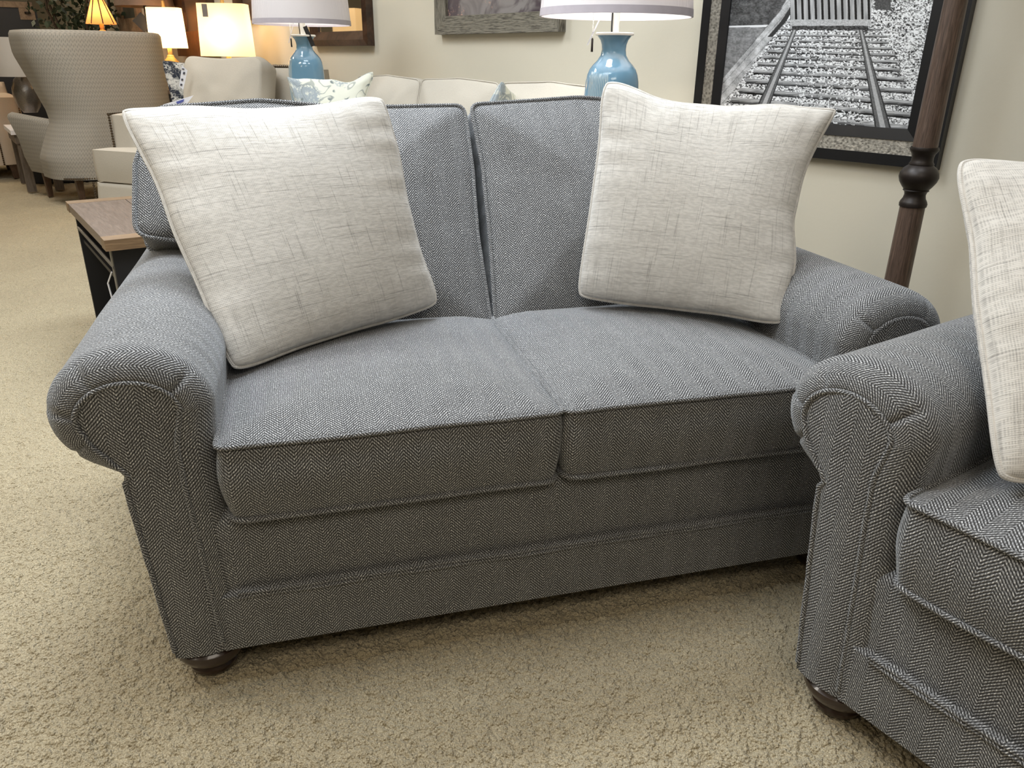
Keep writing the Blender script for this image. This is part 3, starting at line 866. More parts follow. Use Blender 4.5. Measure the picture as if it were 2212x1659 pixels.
# weathered frame
t_a = wall_hit(954, 77)[0]; t_b = wall_hit(1222, 67)[0]; zb_ = (wall_hit(954, 77)[1] + wall_hit(1222, 67)[1]) / 2
lo_, hi_ = min(t_a, t_b), max(t_a, t_b)
wf = empty('framed_picture', wall((lo_ + hi_) / 2, zb_, 0), WROT, 'weathered grey wood framed dark print hanging above the cream sofa', 'picture')
ww = .088
local(frame_strip(lo_, hi_, zb_, zb_ + .85, ww, .045, .036), 'frame', M['weathered'], wf, smooth=False)
G = np.array([[wall(lo_ + ww, zb_ + ww, .02), wall(lo_ + ww, zb_ + .85 - ww, .02)], [wall(hi_ - ww, zb_ + ww, .02), wall(hi_ - ww, zb_ + .85 - ww, .02)]])
local(MB().grid(G), 'print', M['abstract'], wf, smooth=False)

# brown framed mirror
t_a = wall_hit(684, 100)[0]; t_b = wall_hit(810, 99)[0]; zb_ = (wall_hit(684, 100)[1] + wall_hit(810, 99)[1]) / 2
lo_, hi_ = min(t_a, t_b), max(t_a, t_b)
mf = empty('wall_mirror', wall((lo_ + hi_) / 2, zb_, 0), WROT, 'dark brown framed mirror on the wall behind the farther blue lamp', 'mirror')
local(frame_strip(lo_, hi_, zb_, zb_ + 1.0, .035, .05, .06), 'outer_frame', M['brownframe'], mf, smooth=False)
local(frame_strip(lo_ + .035, hi_ - .035, zb_ + .035, zb_ + .965, .05, .055, .028), 'inner_frame', M['brownframe'], mf, smooth=False)
G = np.array([[wall(lo_ + .085, zb_ + .085, .02), wall(lo_ + .085, zb_ + .915, .02)], [wall(hi_ - .085, zb_ + .085, .02), wall(hi_ - .085, zb_ + .915, .02)]])
local(MB().grid(G), 'mirror_glass', M['mirror'], mf, smooth=False)

# tall dark framed mirror and tan framed picture further along the wall
def wall_frame(name, pxl, pxr, pyb, h, w, mats, label, cat, dd=.05):
    a = wall_hit(pxl, pyb); b_ = wall_hit(pxr, pyb); lo, hi = min(a[0], b_[0]), max(a[0], b_[0]); zz = (a[1] + b_[1]) / 2
    r = empty(name, wall((lo + hi) / 2, zz, 0), WROT, label, cat)
    local(frame_strip(lo, hi, zz, zz + h, w, dd, dd * .6), 'frame', mats[0], r, smooth=False)
    G = np.array([[wall(lo + w, zz + w, .02), wall(lo + w, zz + h - w, .02)], [wall(hi - w, zz + w, .02), wall(hi - w, zz + h - w, .02)]])
    local(MB().grid(G), 'panel', mats[1], r, smooth=False); return r
M['darkart'] = plain('dark_painting', (.085, .060, .045), .3, noise_amt=.6, scale=6)
M['greenart'] = plain('grey_green_painting', (.075, .080, .065), .4, noise_amt=.5, scale=5)
wall_frame('framed_painting', 402, 478, 122, 1.5, .20, (M['brownframe'], M['darkart']), 'tall dark brown framed painting behind the two lit square lamps', 'picture', .07)
wall_frame('framed_painting', 270, 313, 70, .95, .13, (M['tanframe'], M['greenart']), 'small tan framed painting between the potted plant and the bright lit lamp', 'picture')
wall_frame('framed_painting', 520, 574, 44, .8, .12, (M['brownframe'], M['darkart']), 'brown framed painting half hidden behind the lit lamp with a tag', 'picture')

# ------------------------------------------------------------------ lamps
def blue_lamp(loc):
    """origin at the underside of the vase"""
    r = empty('table_lamp', loc, R(-15))
    pr = [(.002, 0), (.070, 0), (.078, .006), (.088, .05), (.094, .12), (.0945, .18), (.093, .225), (.0905, .262), (.086, .284), (.079, .301), (.068, .315), (.054, .329), (.0435, .345), (.0405, .362), (.042, .378), (.047, .392), (.055, .402), (.058, .406), (.002, .406)]
    MB().lathe(pr, k=64).build('vase_body', M['lamp_blue'], r, angle=60)
    MB().lathe([(.002, .406), (.063, .406), (.064, .409), (.064, .413), (.061, .415), (.002, .415)], k=48).build('collar', M['white'], r, angle=50)
    MB().lathe([(.002, .414), (.013, .414), (.0125, .44), (.015, .46), (.015, .50), (.002, .50)], k=24).build('neck', M['white'], r)
    MB().tube([(-.012, -.010, .412), (-.013, -.012, .45), (-.012, -.011, .50)], .0025, k=6).build('power_cord', M['cord'], r)
    hp = [(-.06 * math.sin(t), 0, .50 + .20 * (1 - math.cos(t)) / 2) for t in np.linspace(0, math.pi, 14)]
    hp2 = [(-a, b_, c) for a, b_, c in hp]
    MB().tube(hp, .002, k=6).tube(hp2, .002, k=6).build('harp', M['grey_metal'], r)
    MB().sphere((0, 0, .56), .03, 10).build('bulb', M['bulbw'], r)
    zb, zt, rb, rt = .463, .74, .252, .232
    prof = [(rb, zb), (rt, zt), (rt - .004, zt), (rb - .004, zb), (rb, zb)]
    sh = MB().lathe(prof, k=72).build('lamp_shade', M['shade_white'], r, angle=60)
    MB().lathe([(rb + .0012, zb - .001), (rb - .0005, zb + .022), (rb - .004, zb + .022), (rb - .0052, zb - .001), (rb + .0012, zb - .001)], k=72).build('trim_band', M['shade_trim'], sh, angle=60)
    MB().lathe([(.002, .72), (.008, .72), (.006, .745), (.012, .755), (.002, .77)], k=16).build('finial', M['white'], r)
    ch = MB()
    for k in range(14): ch.sphere((-.075, -.01, .47 - k * .0052), .0023, 4)
    ch.tube([(-.03, -.005, .50), (-.075, -.01, .472)], .0008, k=5)
    c = ch.build('pull_chain', M['white'], r)
    MB().lathe([(.001, .355), (.004, .355), (.0035, .395), (.001, .398)], (-.075, -.01, 0), 10).build('chain_pull', M['bronze'], c)
    return r
P = at_r(1328, 72, 2.85); LZ = P[2] - .413
lampR = blue_lamp((P[0], P[1], LZ)); tag(lampR, 'blue ceramic table lamp with plastic-wrapped white drum shade, directly behind the loveseat', 'lamp', 'blue ceramic lamps')
MB().poly([(-.094, -.012, .375), (-.089, -.012, .375), (-.045, -.012, .470), (-.050, -.012, .470)]).build('paper_strap', M['card'], lampR, smooth=False)
P2 = at_r(655, 76, 4.6); LZ2 = P2[2] - .413
lampL = copy_tree(lampR); lampL.location = (P2[0], P2[1], LZ2); lampL.rotation_euler = (0, 0, R(-40))
tag(lampL, 'blue ceramic table lamp standing farther back, left, beside the brown framed mirror', 'lamp')
tg = MB(); tg.box((-.011, -.001, 0), (.011, .001, .10), rot=[[math.cos(.35), 0, -math.sin(.35)], [0, 1, 0], [math.sin(.35), 0, math.cos(.35)]], org=(.045, -.055, .40))
tg.box((-.014, -.0005, 0), (-.0115, .0005, .10), rot=[[math.cos(.35), 0, -math.sin(.35)], [0, 1, 0], [math.sin(.35), 0, math.cos(.35)]], org=(.062, -.055, .40), mi=1)
tgo = tg.build('price_tag', [M['tag_black'], M['card']], lampL, smooth=False); tgo['label'] = 'black price tag hanging under the shade'; tgo.rotation_euler = (0, 0, R(40)); tgo.location = (.0, 0, -.04)

for P_, e_ in ((P, 6.0), (P2, 3.0)):
    ld = bpy.data.lights.new('lamp_glow', 'POINT'); ld.energy = e_; ld.color = (1, .93, .82); ld.shadow_soft_size = .04
    lo = bpy.data.objects.new('lamp_glow', ld); COL.objects.link(lo); lo.location = (P_[0], P_[1], P_[2] + .20)
def side_table(name, c, rz, w, d, h, top, legm, label, thick=.03, lw=.04, cat='table', shelf=True):
    r = empty(name, (c[0], c[1], 0), rz, label, cat)
    MB().box((-w / 2, -d / 2, h - thick), (w / 2, d / 2, h)).build('table_top', top, r, smooth=False)
    for sx in (-1, 1):
        for sy in (-1, 1):
            x, y = sx * (w / 2 - lw * .8), sy * (d / 2 - lw * .8)
            MB().box((x - lw / 2, y - lw / 2, 0), (x + lw / 2, y + lw / 2, h - thick), taper=.8).build('leg', legm, r, smooth=False)
    if shelf: MB().box((-w / 2 + lw, -d / 2 + lw, .16), (w / 2 - lw, d / 2 - lw, .18)).build('shelf', top, r, smooth=False)
    return r
side_table('end_table', P, WROT, .34, .36, LZ, M['oak2'], M['blackwood'], 'brown topped stand behind the loveseat carrying the nearer blue lamp')
side_table('end_table', P2, WROT, .34, .34, LZ2, M['oak2'], M['blackwood'], 'brown topped stand carrying the farther blue lamp, left of the cream sofa')

def square_lamp(px, pyb, pyt, r_h, hwpx, shade, label, base_h, tagit=None, lit=60, col=(1, .68, .36), sq=True, hw_top=None, tableh=None):
    """lit lamp with a soft-cornered shade; px axis, pyb/pyt bottom/top of the shade in the photo"""
    B = at_r(px, pyb, r_h); T = at_r(px, pyt, r_h); s = mpp(B); hw = hwpx * s * .96; ht = hw_top * s * .96 if hw_top else hw * .93
    zb, zt = B[2], T[2]; z0 = zb - base_h
    r = empty('table_lamp', (B[0], B[1], z0), 0, label, 'lamp')
    rows = []; K = 10
    for t in np.linspace(0, 1, K):
        w = hw * (1 - t) + ht * t; n = 48; a = np.linspace(0, 2 * math.pi, n, endpoint=False) + R(12)
        e_ = .42 if sq else 1.0
        x = np.sign(np.cos(a - R(12))) * np.abs(np.cos(a - R(12))) ** e_ * w; y = np.sign(np.sin(a - R(12))) * np.abs(np.sin(a - R(12))) ** e_ * w * (.62 if sq else 1)
        rt = R(-12); rows.append(np.stack([x * math.cos(rt) - y * math.sin(rt), x * math.sin(rt) + y * math.cos(rt), np.full(n, base_h + (zt - zb) * t)], 1))
    MB().grid(np.array(rows), cv=True).build('lamp_shade', shade, r, angle=60)
    MB().lathe([(.002, 0), (.07, 0), (.07, .015), (.05, .02), (.055, base_h * .25), (.085, base_h * .45), (.075, base_h * .62), (.03, base_h * .78), (.028, base_h * .82), (.018, base_h * .84), (.018, base_h), (.002, base_h + .03)], k=28).build('lamp_base', M['gold'], r)
    MB().sphere((0, 0, base_h + (zt - zb) * .45), .03, 8).build('bulb', M['bulb'], r)
    MB().lathe([(.002, base_h + zt - zb - .01), (.014, base_h + zt - zb - .01), (.012, base_h + zt - zb + .05), (.002, base_h + zt - zb + .055)], k=12).build('finial', M['gold'], r)
    if lit:
        ld = bpy.data.lights.new('lamp_glow', 'POINT'); ld.energy = lit; ld.color = col; ld.shadow_soft_size = .04
        lo = bpy.data.objects.new('lamp_glow', ld); COL.objects.link(lo); lo.location = (B[0], B[1], zb + (zt - zb) * .45)
    return r, B, hw
lA, BA, hwA = square_lamp(494, 122, 9, 6.4, 56, M['shade_lit'], 'lit table lamp with yellow rectangular shade carrying a grey tag', .34, lit=9)
s = mpp(BA); MB().box((-.70 * hwA, -.64 * hwA - .06, .34 + .25), (-.70 * hwA + .035, -.64 * hwA - .055, .34 + .33)).build('price_tag', M['tag_grey'], lA, smooth=False)
lB, BB, hwB = square_lamp(366, 104, 17, 7.6, 38, M['shade_lit'], 'brightest lit table lamp, white-hot square shade beside the wing chair', .32, lit=22)
lC, BC, hwC = square_lamp(219, 52, 0, 8.6, 32, M['shade_orange'], 'small lamp with orange bell shade glowing above the wing chair', .30, lit=5, col=(1, .5, .2), sq=False, hw_top=13)
for nm, B_, h_, lb in (('console_table', BA, .34, 'brown console table under the yellow lamp with the grey tag'), ('console_table', BB, .32, 'brown console table under the brightest lit lamp'), ('console_table', BC, .30, 'brown console table under the orange shaded lamp')):
    side_table(nm, B_, WROT, .50, .30, B_[2] - h_, M['oak2'], M['blackwood'], lb)
mc = np.array([-4.9, 7.4, 0])
side_table('console_table', mc, WROT, .6, .4, .78, M['oak2'], M['blackwood'], 'console table out of view whose lamp the mirror reflects')
lD, BD, hwD = square_lamp(0, 0, 0, 1, 1, M['shade_lit'], 'lit lamp reflected in the brown framed mirror', .34, lit=0) if False else (None, None, None)
lD = empty('table_lamp', (mc[0], mc[1], .78), 0, 'lit square lamp seen only as a reflection in the brown framed mirror', 'lamp')
MB().box((-.30, -.18, .42), (.30, .18, .90)).build('lamp_shade', M['shade_lit'], lD, smooth=False)
MB().lathe([(.002, 0), (.09, 0), (.03, .05), (.08, .2), (.02, .34), (.02, .45), (.002, .45)], k=20).build('lamp_base', M['gold'], lD)
# seam ribs of the orange shade
for k in range(8):
    a = k / 8 * 2 * math.pi + .3; s = mpp(BC); top = at_r(219, 0, 8.6)[2] - BC[2]
    MB().tube([(math.cos(a) * 32 * s * .965, math.sin(a) * 32 * s * .965, .30), (math.cos(a) * 13 * s * .97, math.sin(a) * 13 * s * .97, .30 + top)], .005, k=5).build('shade_rib', M['walnut'], lC)
# unlit brown-shaded lamp with a dark stem at the top edge
P = at_r(313, 15, 8.0); zt_ = P[2]; s = mpp(P)
bl = empty('table_lamp', (P[0], P[1], zt_ - .55), 0, 'unlit lamp with wide brown shade and dark stem, a tag hanging from it', 'lamp')
MB().lathe([(.24, .55), (.20, .80)], k=32).build('lamp_shade', M['shade_brown'], bl)
MB().lathe([(.002, 0), (.09, 0), (.09, .02), (.02, .05), (.025, .25), (.014, .3), (.02, .42), (.012, .46), (.012, .6), (.002, .6)], k=20).build('lamp_stem', M['bronze'], bl)
rot45 = [[.74, 0, -.67], [0, 1, 0], [.67, 0, .74]]
MB().box((-.05, -.26, -.06), (.05, -.257, .06), rot=rot45, org=(.0, 0, .42)).build('price_tag', M['tag_black'], bl, smooth=False)
side_table('console_table', P, WROT, .4, .3, zt_ - .55, M['oak2'], M['blackwood'], 'brown console table under the unlit brown shaded lamp')

# floor lamp post
P = at_r(2035, 143, 2.6); fx, fy = P[0], P[1]
fl_ = empty('floor_lamp', (fx, fy, 0), 0, 'floor lamp post of walnut with bronze turned knob, in front of the railroad picture', 'lamp')
za = at_r(1994, 317, 2.6)[2]; zb = at_r(1966, 445, 2.6)[2]
MB().lathe([(.002, 0), (.15, 0), (.155, .01), (.15, .02), (.06, .035), (.045, .06), (.04, .09), (.002, .09)], k=40).build('base', M['bronze'], fl_)
MB().lathe([(.002, .08), (.036, .08), (.037, .3), (.0345, zb), (.002, zb)], k=32).build('lower_post', M['walnut'], fl_)
hk = za - zb
kp = [(.002, -.004), (.034, -.004), (.0375, .0), (.0385, .05), (.036, .09), (.031, .14), (.029, .20), (.031, .25), (.036, .275), (.034, .29), (.041, .34), (.050, .42), (.054, .50), (.052, .57), (.044, .65), (.033, .70), (.034, .72), (.030, .76), (.029, .82), (.031, .88), (.037, .93), (.039, .96), (.037, 1.0), (.002, 1.0)]
MB().lathe([(a, zb + b_ * hk) for a, b_ in kp], k=40).build('turned_knob', M['bronze'], fl_, angle=50)
MB().lathe([(.002, za - .005), (.0335, za - .005), (.029, 1.3), (.022, 1.62), (.002, 1.62)], k=32).build('upper_post', M['walnut'], fl_)
MB().lathe([(.20, 1.62), (.16, 1.90)], k=40).build('lamp_shade', M['shade_brown'], fl_)

# ------------------------------------------------------------------ left end table with black slatted sides
tp = [at_z(165.8, 430.4, .56), at_z(224.5, 520, .56), at_z(320, 510, .56)]
ux = tp[2] - tp[1]; ux[2] = 0; ux /= np.linalg.norm(ux); Dp = np.linalg.norm((tp[0] - tp[1])[:2]); dv_ = (tp[0] - tp[1]); dv_[2] = 0; dv_ /= np.linalg.norm(dv_)
uy = np.array([-ux[1], ux[0], 0])
et = empty('end_table', (tp[1][0], tp[1][1], 0), math.atan2(ux[1], ux[0]), 'low brown plank-top table with black base behind the loveseat left arm', 'table')
Wt, Dt = .62, Dp * .97
MB().box((0, 0, .525), (Wt, .07, .56)).build('end_board', M['oak'], et, smooth=False)
MB().box((0, Dt - .07, .525), (Wt, Dt, .56)).build('end_board', M['oak'], et, smooth=False)
bd = MB()
for k in range(3): bd.box((.0 + k * Wt / 3 + .0015, .071, .527), ((k + 1) * Wt / 3 - .0015, Dt - .071, .5595))
bd.build('plank', M['oak2'], et, smooth=False)
bx = MB(); bx.box((.02, .03, .0), (Wt - .02, .05, .525)); bx.build('front_panel', M['blackwood'], et, smooth=False)
bx = MB(); bx.box((.02, Dt - .05, .0), (Wt - .02, Dt - .03, .525)); bx.build('back_panel', M['blackwood'], et, smooth=False)
for zz in (.06, .40): MB().box((.03, .05, zz), (Wt - .03, Dt - .05, zz + .015)).build('shelf', M['blackwood'], et, smooth=False)
MB().tube([(.022, .05, .46), (.022, Dt - .05, .46)], .006).tube([(.022, .06, .515), (.022, .06, .06)], .006).build('side_rail', M['grey_metal'], et)
br = MB(); br.tube([(.015, .08, .44), (.0, .10, .40), (.005, .085, .30)], .003, k=5); br.sphere((.005, .085, .29), .006, 5); br.build('tie_cord', M['card'], et)

# ------------------------------------------------------------------ wing chair
wcP = at_z(262, 424, 0)
vd = np.array([CAM[0] - wcP[0], CAM[1] - wcP[1]]); yaw_c = math.atan2(vd[1], vd[0]) - math.pi / 2   # local +y towards the camera
wc = empty('wing_chair', wcP, yaw_c + R(18), 'tall grey patterned wing chair seen from behind, left of the cream sofa', 'chair')
def ushell(zs, wf_, df_, thick, name, wr_=.40):
    nU = 61
    rows_o, rows_i = [], []
    for z in zs:
        w, d = wf_(z), df_(z)
        pts = []
        for th in (0, thick):
            ww_ = w - th; front = -(d)
            rc = .26; path = [(-ww_, front), (-ww_, .33 - th - rc)] + [(-ww_ + rc - rc * math.cos(a), .33 - th - rc + rc * math.sin(a)) for a in np.linspace(.1, math.pi / 2, 8)]
            path += [(-x, y) for x, y in path[::-1]]
            pts.append(resample(np.array(path), nU, False))
        for rws, p in ((rows_o, pts[0]), (rows_i, pts[1])):
            bow = .05 * (1 - (p[:, 0] / w) ** 2) * (p[:, 1] > .05)
            zz = z
            p = p.copy(); p[:, 0] = np.where(p[:, 0] < 0, p[:, 0] * (wr_ / w), p[:, 0])
            p[:, 0] *= 1 + (.38 if name == 'arm_shell' else .10) * np.clip(-p[:, 1], 0, 1) * np.interp(z, [.2, .45, .66], [.0, .5, 1])
            rws.append(np.stack([p[:, 0], p[:, 1] + bow, np.full(nU, zz)], 1))
    mb = MB(); Go, Gi = np.array(rows_o), np.array(rows_i)
    mid = (Go[-1] + Gi[-1]) / 2; mid[:, 2] += thick * .32
    top = np.array([Go[-1], Go[-1] * .7 + mid * .3 + np.array([0, 0, thick * .17]), mid, Gi[-1] * .7 + mid * .3 + np.array([0, 0, thick * .17]), Gi[-1]])
    L = np.linspace(0, 1, nU)[None, :] * 2.0 * np.ones((len(zs), 1)); UV = np.stack([L, np.array(zs)[:, None] * np.ones((1, nU))], -1)
    mb.grid(Go, UV); mb.grid(Gi, UV); mb.grid(top)
    for e_ in (0, -1): mb.grid(np.stack([Go[:, e_], Gi[:, e_]], 1))
    mb.grid(np.array([Go[0], Gi[0]]))
    return mb.build(name, M['print'], wc, angle=60)
ushell(np.linspace(.20, 1.24, 34), lambda z: np.interp(z, [.2, .35, .5, .62, .7, .9, 1.1, 1.24], [.52, .53, .47, .43, .43, .47, .52, .53]), lambda z: np.interp(z, [.2, .5, .62, .9, 1.1, 1.19, 1.24], [.10, .05, -.02, .12, .20, .19, .16]), .085, 'wing_back', .485)
for sg in (1, -1):
    rows = []
    for t in np.linspace(0, 1, 16):
        k_ = 1.0 if sg > 0 else .9
        xt = (.36 + .24 * t ** .8) * k_; xb_ = (.42 + .10 * t) * k_; y = .14 - .62 * t; zt = .61 + .05 * t; th = .085
        sec = [(xb_ - .01, .20), (xb_ + .02, .32), ((xb_ * .6 + xt * .4) + .0, .45), (xt, zt - .03), (xt - .012, zt - .006), (xt - th / 2, zt + .008), (xt - th + .012, zt - .006), (xt - th, zt - .03), (xb_ - th - .02, .40), (xb_ - th, .20)]
        rows.append([(sg * x, y, z) for x, z in sec])
    G = np.array(rows); mb = MB(); mb.grid(G, np.stack([G[..., 1], G[..., 2]], -1), cv=True)
    mb.fan(G[0], G[0].mean(0)); mb.fan(G[-1], G[-1].mean(0)); mb.build('arm', M['print'], wc, angle=60)
cs = fillet([(-.30, -.42), (.30, -.42), (.30, .20), (-.30, .20)], .05)
def xfc(P): Q = np.array(P, float); Q[..., 2] += .40; return Q
cushion('seat_cushion', cs, cs, .14, .02, .01, .01, xfc, M['print'], wc, pipe=None, N=80)
MB().box((-.33, -.36, .20), (.33, .28, .33)).build('seat_frame', M['print'], wc, smooth=False)
for x, y in ((-.30, .24), (.36, .20), (-.34, -.30), (.44, -.36)):
    MB().box((x - .028, y - .028, 0), (x + .028, y + .028, .24), taper=.62).build('leg', M['legwood'], wc, smooth=False)
nb = MB()
for t in np.linspace(-1.25, 1.25, 60):
    x = .50 * math.sin(t); nb.sphere((x, .10 + .285 * math.cos(t) ** .5 if math.cos(t) > 0 else .1, .212), .008, 4)
nb.build('nailhead_trim', M['nail'], wc)

# ------------------------------------------------------------------ background sofas
def soft_box(name, lo, hi, mat, parent, rad=.05, crown=.02, seed=1, pipe=None, wr=.006, tilt=None):
    (x0, y0, z0), (x1, y1, z1) = lo, hi; cx, cy, cz = (x0 + x1) / 2, (y0 + y1) / 2, (z0 + z1) / 2
    o = fillet([(x0 - cx, y0 - cy), (x1 - cx, y0 - cy), (x1 - cx, y1 - cy), (x0 - cx, y1 - cy)], rad)
    def xf(P):
        Q = np.array(P, float)
        if tilt: 
            c_, s_ = math.cos(tilt), math.sin(tilt); y, z = Q[..., 1].copy(), Q[..., 2].copy(); Q[..., 1] = y * c_ + z * s_; Q[..., 2] = -y * s_ + z * c_
        return Q + np.array([cx, cy, cz])
    ob_ = np.array(o) * .985
    return cushion(name, ob_, ob_, (z1 - z0) - 2 * crown * .6, crown, crown * .5, .012, xf, mat, parent, pipe=pipe, seed=seed, wr=wr, N=120)
# cream sofa along the wall (local x along the wall, y towards the wall = -WN)
sx0, sx1 = 1.09, 3.02                                      # extent along the wall
cs_ = wall((sx0 + sx1) / 2, 0, .50)
rotc = math.atan2(-WD[1], -WD[0])                         # local x = -WD, local y = -WN... facing the room
crm = empty('cream_sofa', cs_, math.atan2(-WD[1], -WD[0]), 'long plain cream sofa against the wall below the weathered frame', 'sofa')
# local axes: x=-WD ; y = rot90(x) = (WD[1],-WD[0]) = -WN  -> towards the wall
hl = (sx1 - sx0) / 2
soft_box('seat_base', (-hl, -.42, .08), (hl, .42, .40), M['cream2'], crm, .05, .01)
soft_box('back_frame', (-hl, .22, .30), (hl, .42, .90), M['cream2'], crm, .06, .02)
for sg in (-1, 1): soft_box('arm', (sg * hl - (.0 if sg < 0 else .20), -.42, .30), (sg * hl + (.20 if sg < 0 else .0), .30, .60), M['cream2'], crm, .06, .03)
cw = (2 * hl - .4) / 3
for k in range(3):
    x0 = -hl + .2 + k * cw
    soft_box('seat_cushion', (x0 + .005, -.44, .40), (x0 + cw - .005, .15, .54), M['cream2'], crm, .05, .03, seed=k + 2)
for k in range(3):
    x0 = -hl + .04 + k * (2 * hl - .08) / 3; x1 = x0 + (2 * hl - .08) / 3 - .01
    pts = fillet([(x0, 0), (x1, 0), (x1 - .004, .500), ((x0 + x1) / 2, .515), (x0 + .004, .502)], [.04, .04, .035, .4, .035])
    def xq(P):
        P = np.asarray(P, float); Q = np.empty_like(P); c_, s_ = math.cos(.25), math.sin(.25)
        Q[..., 0] = P[..., 0]; Q[..., 1] = .06 + P[..., 1] * s_ - P[..., 2] * c_; Q[..., 2] = .50 + P[..., 1] * c_ + P[..., 2] * s_; return Q
    cushion('back_cushion', pts, pts, .13, .05, .02, .01, xq, M['cream2'], crm, pipe=.003, seed=k + 20, N=160, wr=.012)
for x in (-hl + .1, hl - .1):
    for y in (-.36, .36): MB().box((x - .03, y - .03, 0), (x + .03, y + .03, .085)).build('leg', M['legwood'], crm, smooth=False)

# floral pillows on the cream sofa
s_ = 4.35
def vert_pillow(pl, pr, hz, rr_l, rr_r, zt_l, drop, lean, T, mat, label, seed, pinch=.07, group=None):
    """pillow whose top corners are seen at the pixels pl and pr"""
    TL, TR = at_r(*pl, rr_l), at_r(*pr, rr_r)
    d = TR - TL; d[2] = 0; w = np.linalg.norm(d); n_ = np.array([d[1], -d[0], 0]) / w
    if n_ @ (CAM - TL) < 0: n_ = -n_
    BL, BR = TL + n_ * lean - np.array([0, 0, drop]), TR + n_ * lean - np.array([0, 0, drop])
    return pillow('throw_pillow', TL, TR, BR, BL, T, mat, label, seed=seed, pinch=pinch, pipe=.003, wr=.01, group=group)
vert_pillow((617, 163), (809, 152), 0, 4.25, 4.15, 0, .44, .14, .07, M['floral_light'], 'large cream and grey-blue floral pillow on the cream sofa, below the farther blue lamp', 4, .22)
tq = at_r(1084, 172, 3.35)
pillow('throw_pillow', tq, tq + np.array([.20, .32, -.10]), tq + np.array([.10, .14, -.46]), tq + np.array([-.26, -.06, -.42]), .05, M['floral_light'],
       'floral pillow of which one pointed corner shows above the middle of the loveseat', seed=6, pinch=.06, pipe=.002)

# nailhead armchair, facing the camera and a little to the left
corner = at_r(250, 330, 5.72)
acr = R(-36)
ns = empty('armchair', (0, 0, 0), acr, 'wide ivory armchair with bronze nailheads, between the wing chair and the farther blue lamp', 'chair')
lx = np.array([math.cos(acr), math.sin(acr)]); L_ = 1.14
orgn = corner[:2] + lx * (L_ / 2); ns.location = (orgn[0], orgn[1], 0)
soft_box('seat_base', (-L_ / 2 - .05, -.17, .08), (L_ / 2 + .05, .0, .36), M['cream2'], ns, .04, .01)
soft_box('seat_frame', (-L_ / 2 + .02, .0, .10), (L_ / 2 - .02, .74, .38), M['cream2'], ns, .05, .01)
bf = soft_box('back_frame', (-L_ / 2 - .02, .60, .30), (L_ / 2 + .02, .78, 1.04), M['cream2'], ns, .05, .02)
for sg in (-1, 1):
    xa, xb = sorted((sg * (L_ / 2 - .17), sg * L_ / 2)); a_o = soft_box('arm', (xa, .0, .14), (xb, .66, .76), M['cream2'], ns, .03, .015)
    nb = MB()
    for z in np.linspace(.16, .75, 38): nb.sphere((sg * (L_ / 2 - .004), -.006, z), .008, 4)
    for y in np.linspace(0, .58, 34): nb.sphere((sg * (L_ / 2 + .006), y, .755), .008, 4)
    nb.build('nailhead_trim', M['nail'], a_o)
nb = MB()
for x in np.linspace(-L_ / 2 + .0, L_ / 2 - .0, 80): nb.sphere((x, .615, 1.045), .010, 4)
for z in np.linspace(.09, .35, 18): nb.sphere((-L_ / 2 - .05, -.17, z), .008, 4)
nb.build('nailhead_trim', M['nail'], bf)
cs2 = fillet([(-L_ / 2 - .02, -.17), (L_ / 2 + .02, -.17), (L_ / 2 + .02, -.01), (L_ / 2 - .18, .0), (L_ / 2 - .18, .5), (-L_ / 2 + .18, .5), (-L_ / 2 + .18, .0), (-L_ / 2 - .02, -.01)], .02)
def xfc2(P): Q = np.array(P, float); Q[..., 2] += .46; return Q
cushion('seat_cushion', cs2, cs2, .19, .012, .005, .006, xfc2, M['cream2'], ns, pipe=None, seed=31, N=160, centre=(0, .1))
pts = fillet([(-L_ / 2 + .29, 0), (L_ / 2 - .25, 0), (L_ / 2 - .24, .49), (L_ / 2 - .30, .525), (0, .51), (-L_ / 2 + .30, .53)], [.05, .05, .05, .05, .2, .07])
def xq(P):
    P = np.asarray(P, float); Q = np.empty_like(P); c_, s_ = math.cos(.22), math.sin(.22)
    Q[..., 0] = P[..., 0]; Q[..., 1] = .36 + P[..., 1] * s_ - P[..., 2] * c_; Q[..., 2] = .57 + P[..., 1] * c_ + P[..., 2] * s_; return Q
cushion('back_cushion', pts, pts, .15, .045, .02, .012, xq, M['cream2'], ns, pipe=None, seed=50, N=160, wr=.014)
for x in (-L_ / 2 + .04, L_ / 2 - .04):
    for y in (-.12, .68): MB().box((x - .03, y - .03, 0), (x + .03, y + .03, .11)).build('leg', M['legwood'], ns, smooth=False)
# dark floral pillow with hang tag, standing at the left of the back cushion
TLp = at_r(352, 133, 6.2)
pd = vert_pillow((350, 130), (416, 134), 0, 5.9, 5.96, 0, .40, .10, .06, M['floral_dark'], 'navy floral pillow with a white price tag, in the left corner of the armchair', 9, .05)
tgP = at_r(394, 170, 5.8)
t1 = MB(); hh_ = 22 * mpp(tgP); wh = 6.5 * mpp(tgP)
def card(nm, pts, r_, mat, par=None, th=.002, label=None, cat=None):
    W_ = [at_r(a, b_, r_) for a, b_ in pts]; n_ = np.cross(W_[1] - W_[0], W_[2] - W_[0]); n_ /= np.linalg.norm(n_)
    c = sum(W_) / len(W_); F_ = [w - c + n_ * th / 2 for w in W_]; Bk = [w - c - n_ * th / 2 for w in W_]; mb = MB(); mb.poly(F_); mb.poly(Bk[::-1])
    for i in range(len(W_)): j = (i + 1) % len(W_); mb.poly([F_[i], Bk[i], Bk[j], F_[j]])
    o = mb.build(nm, mat, None, smooth=False); o.location = c
    if label: tag(o, label, cat)
    return o
hang = card('price_tag', [(393, 141), (405, 152), (396, 194), (387, 186)], 5.62, M['card'], label='white printed hang tag on the navy floral pillow', cat='tag')
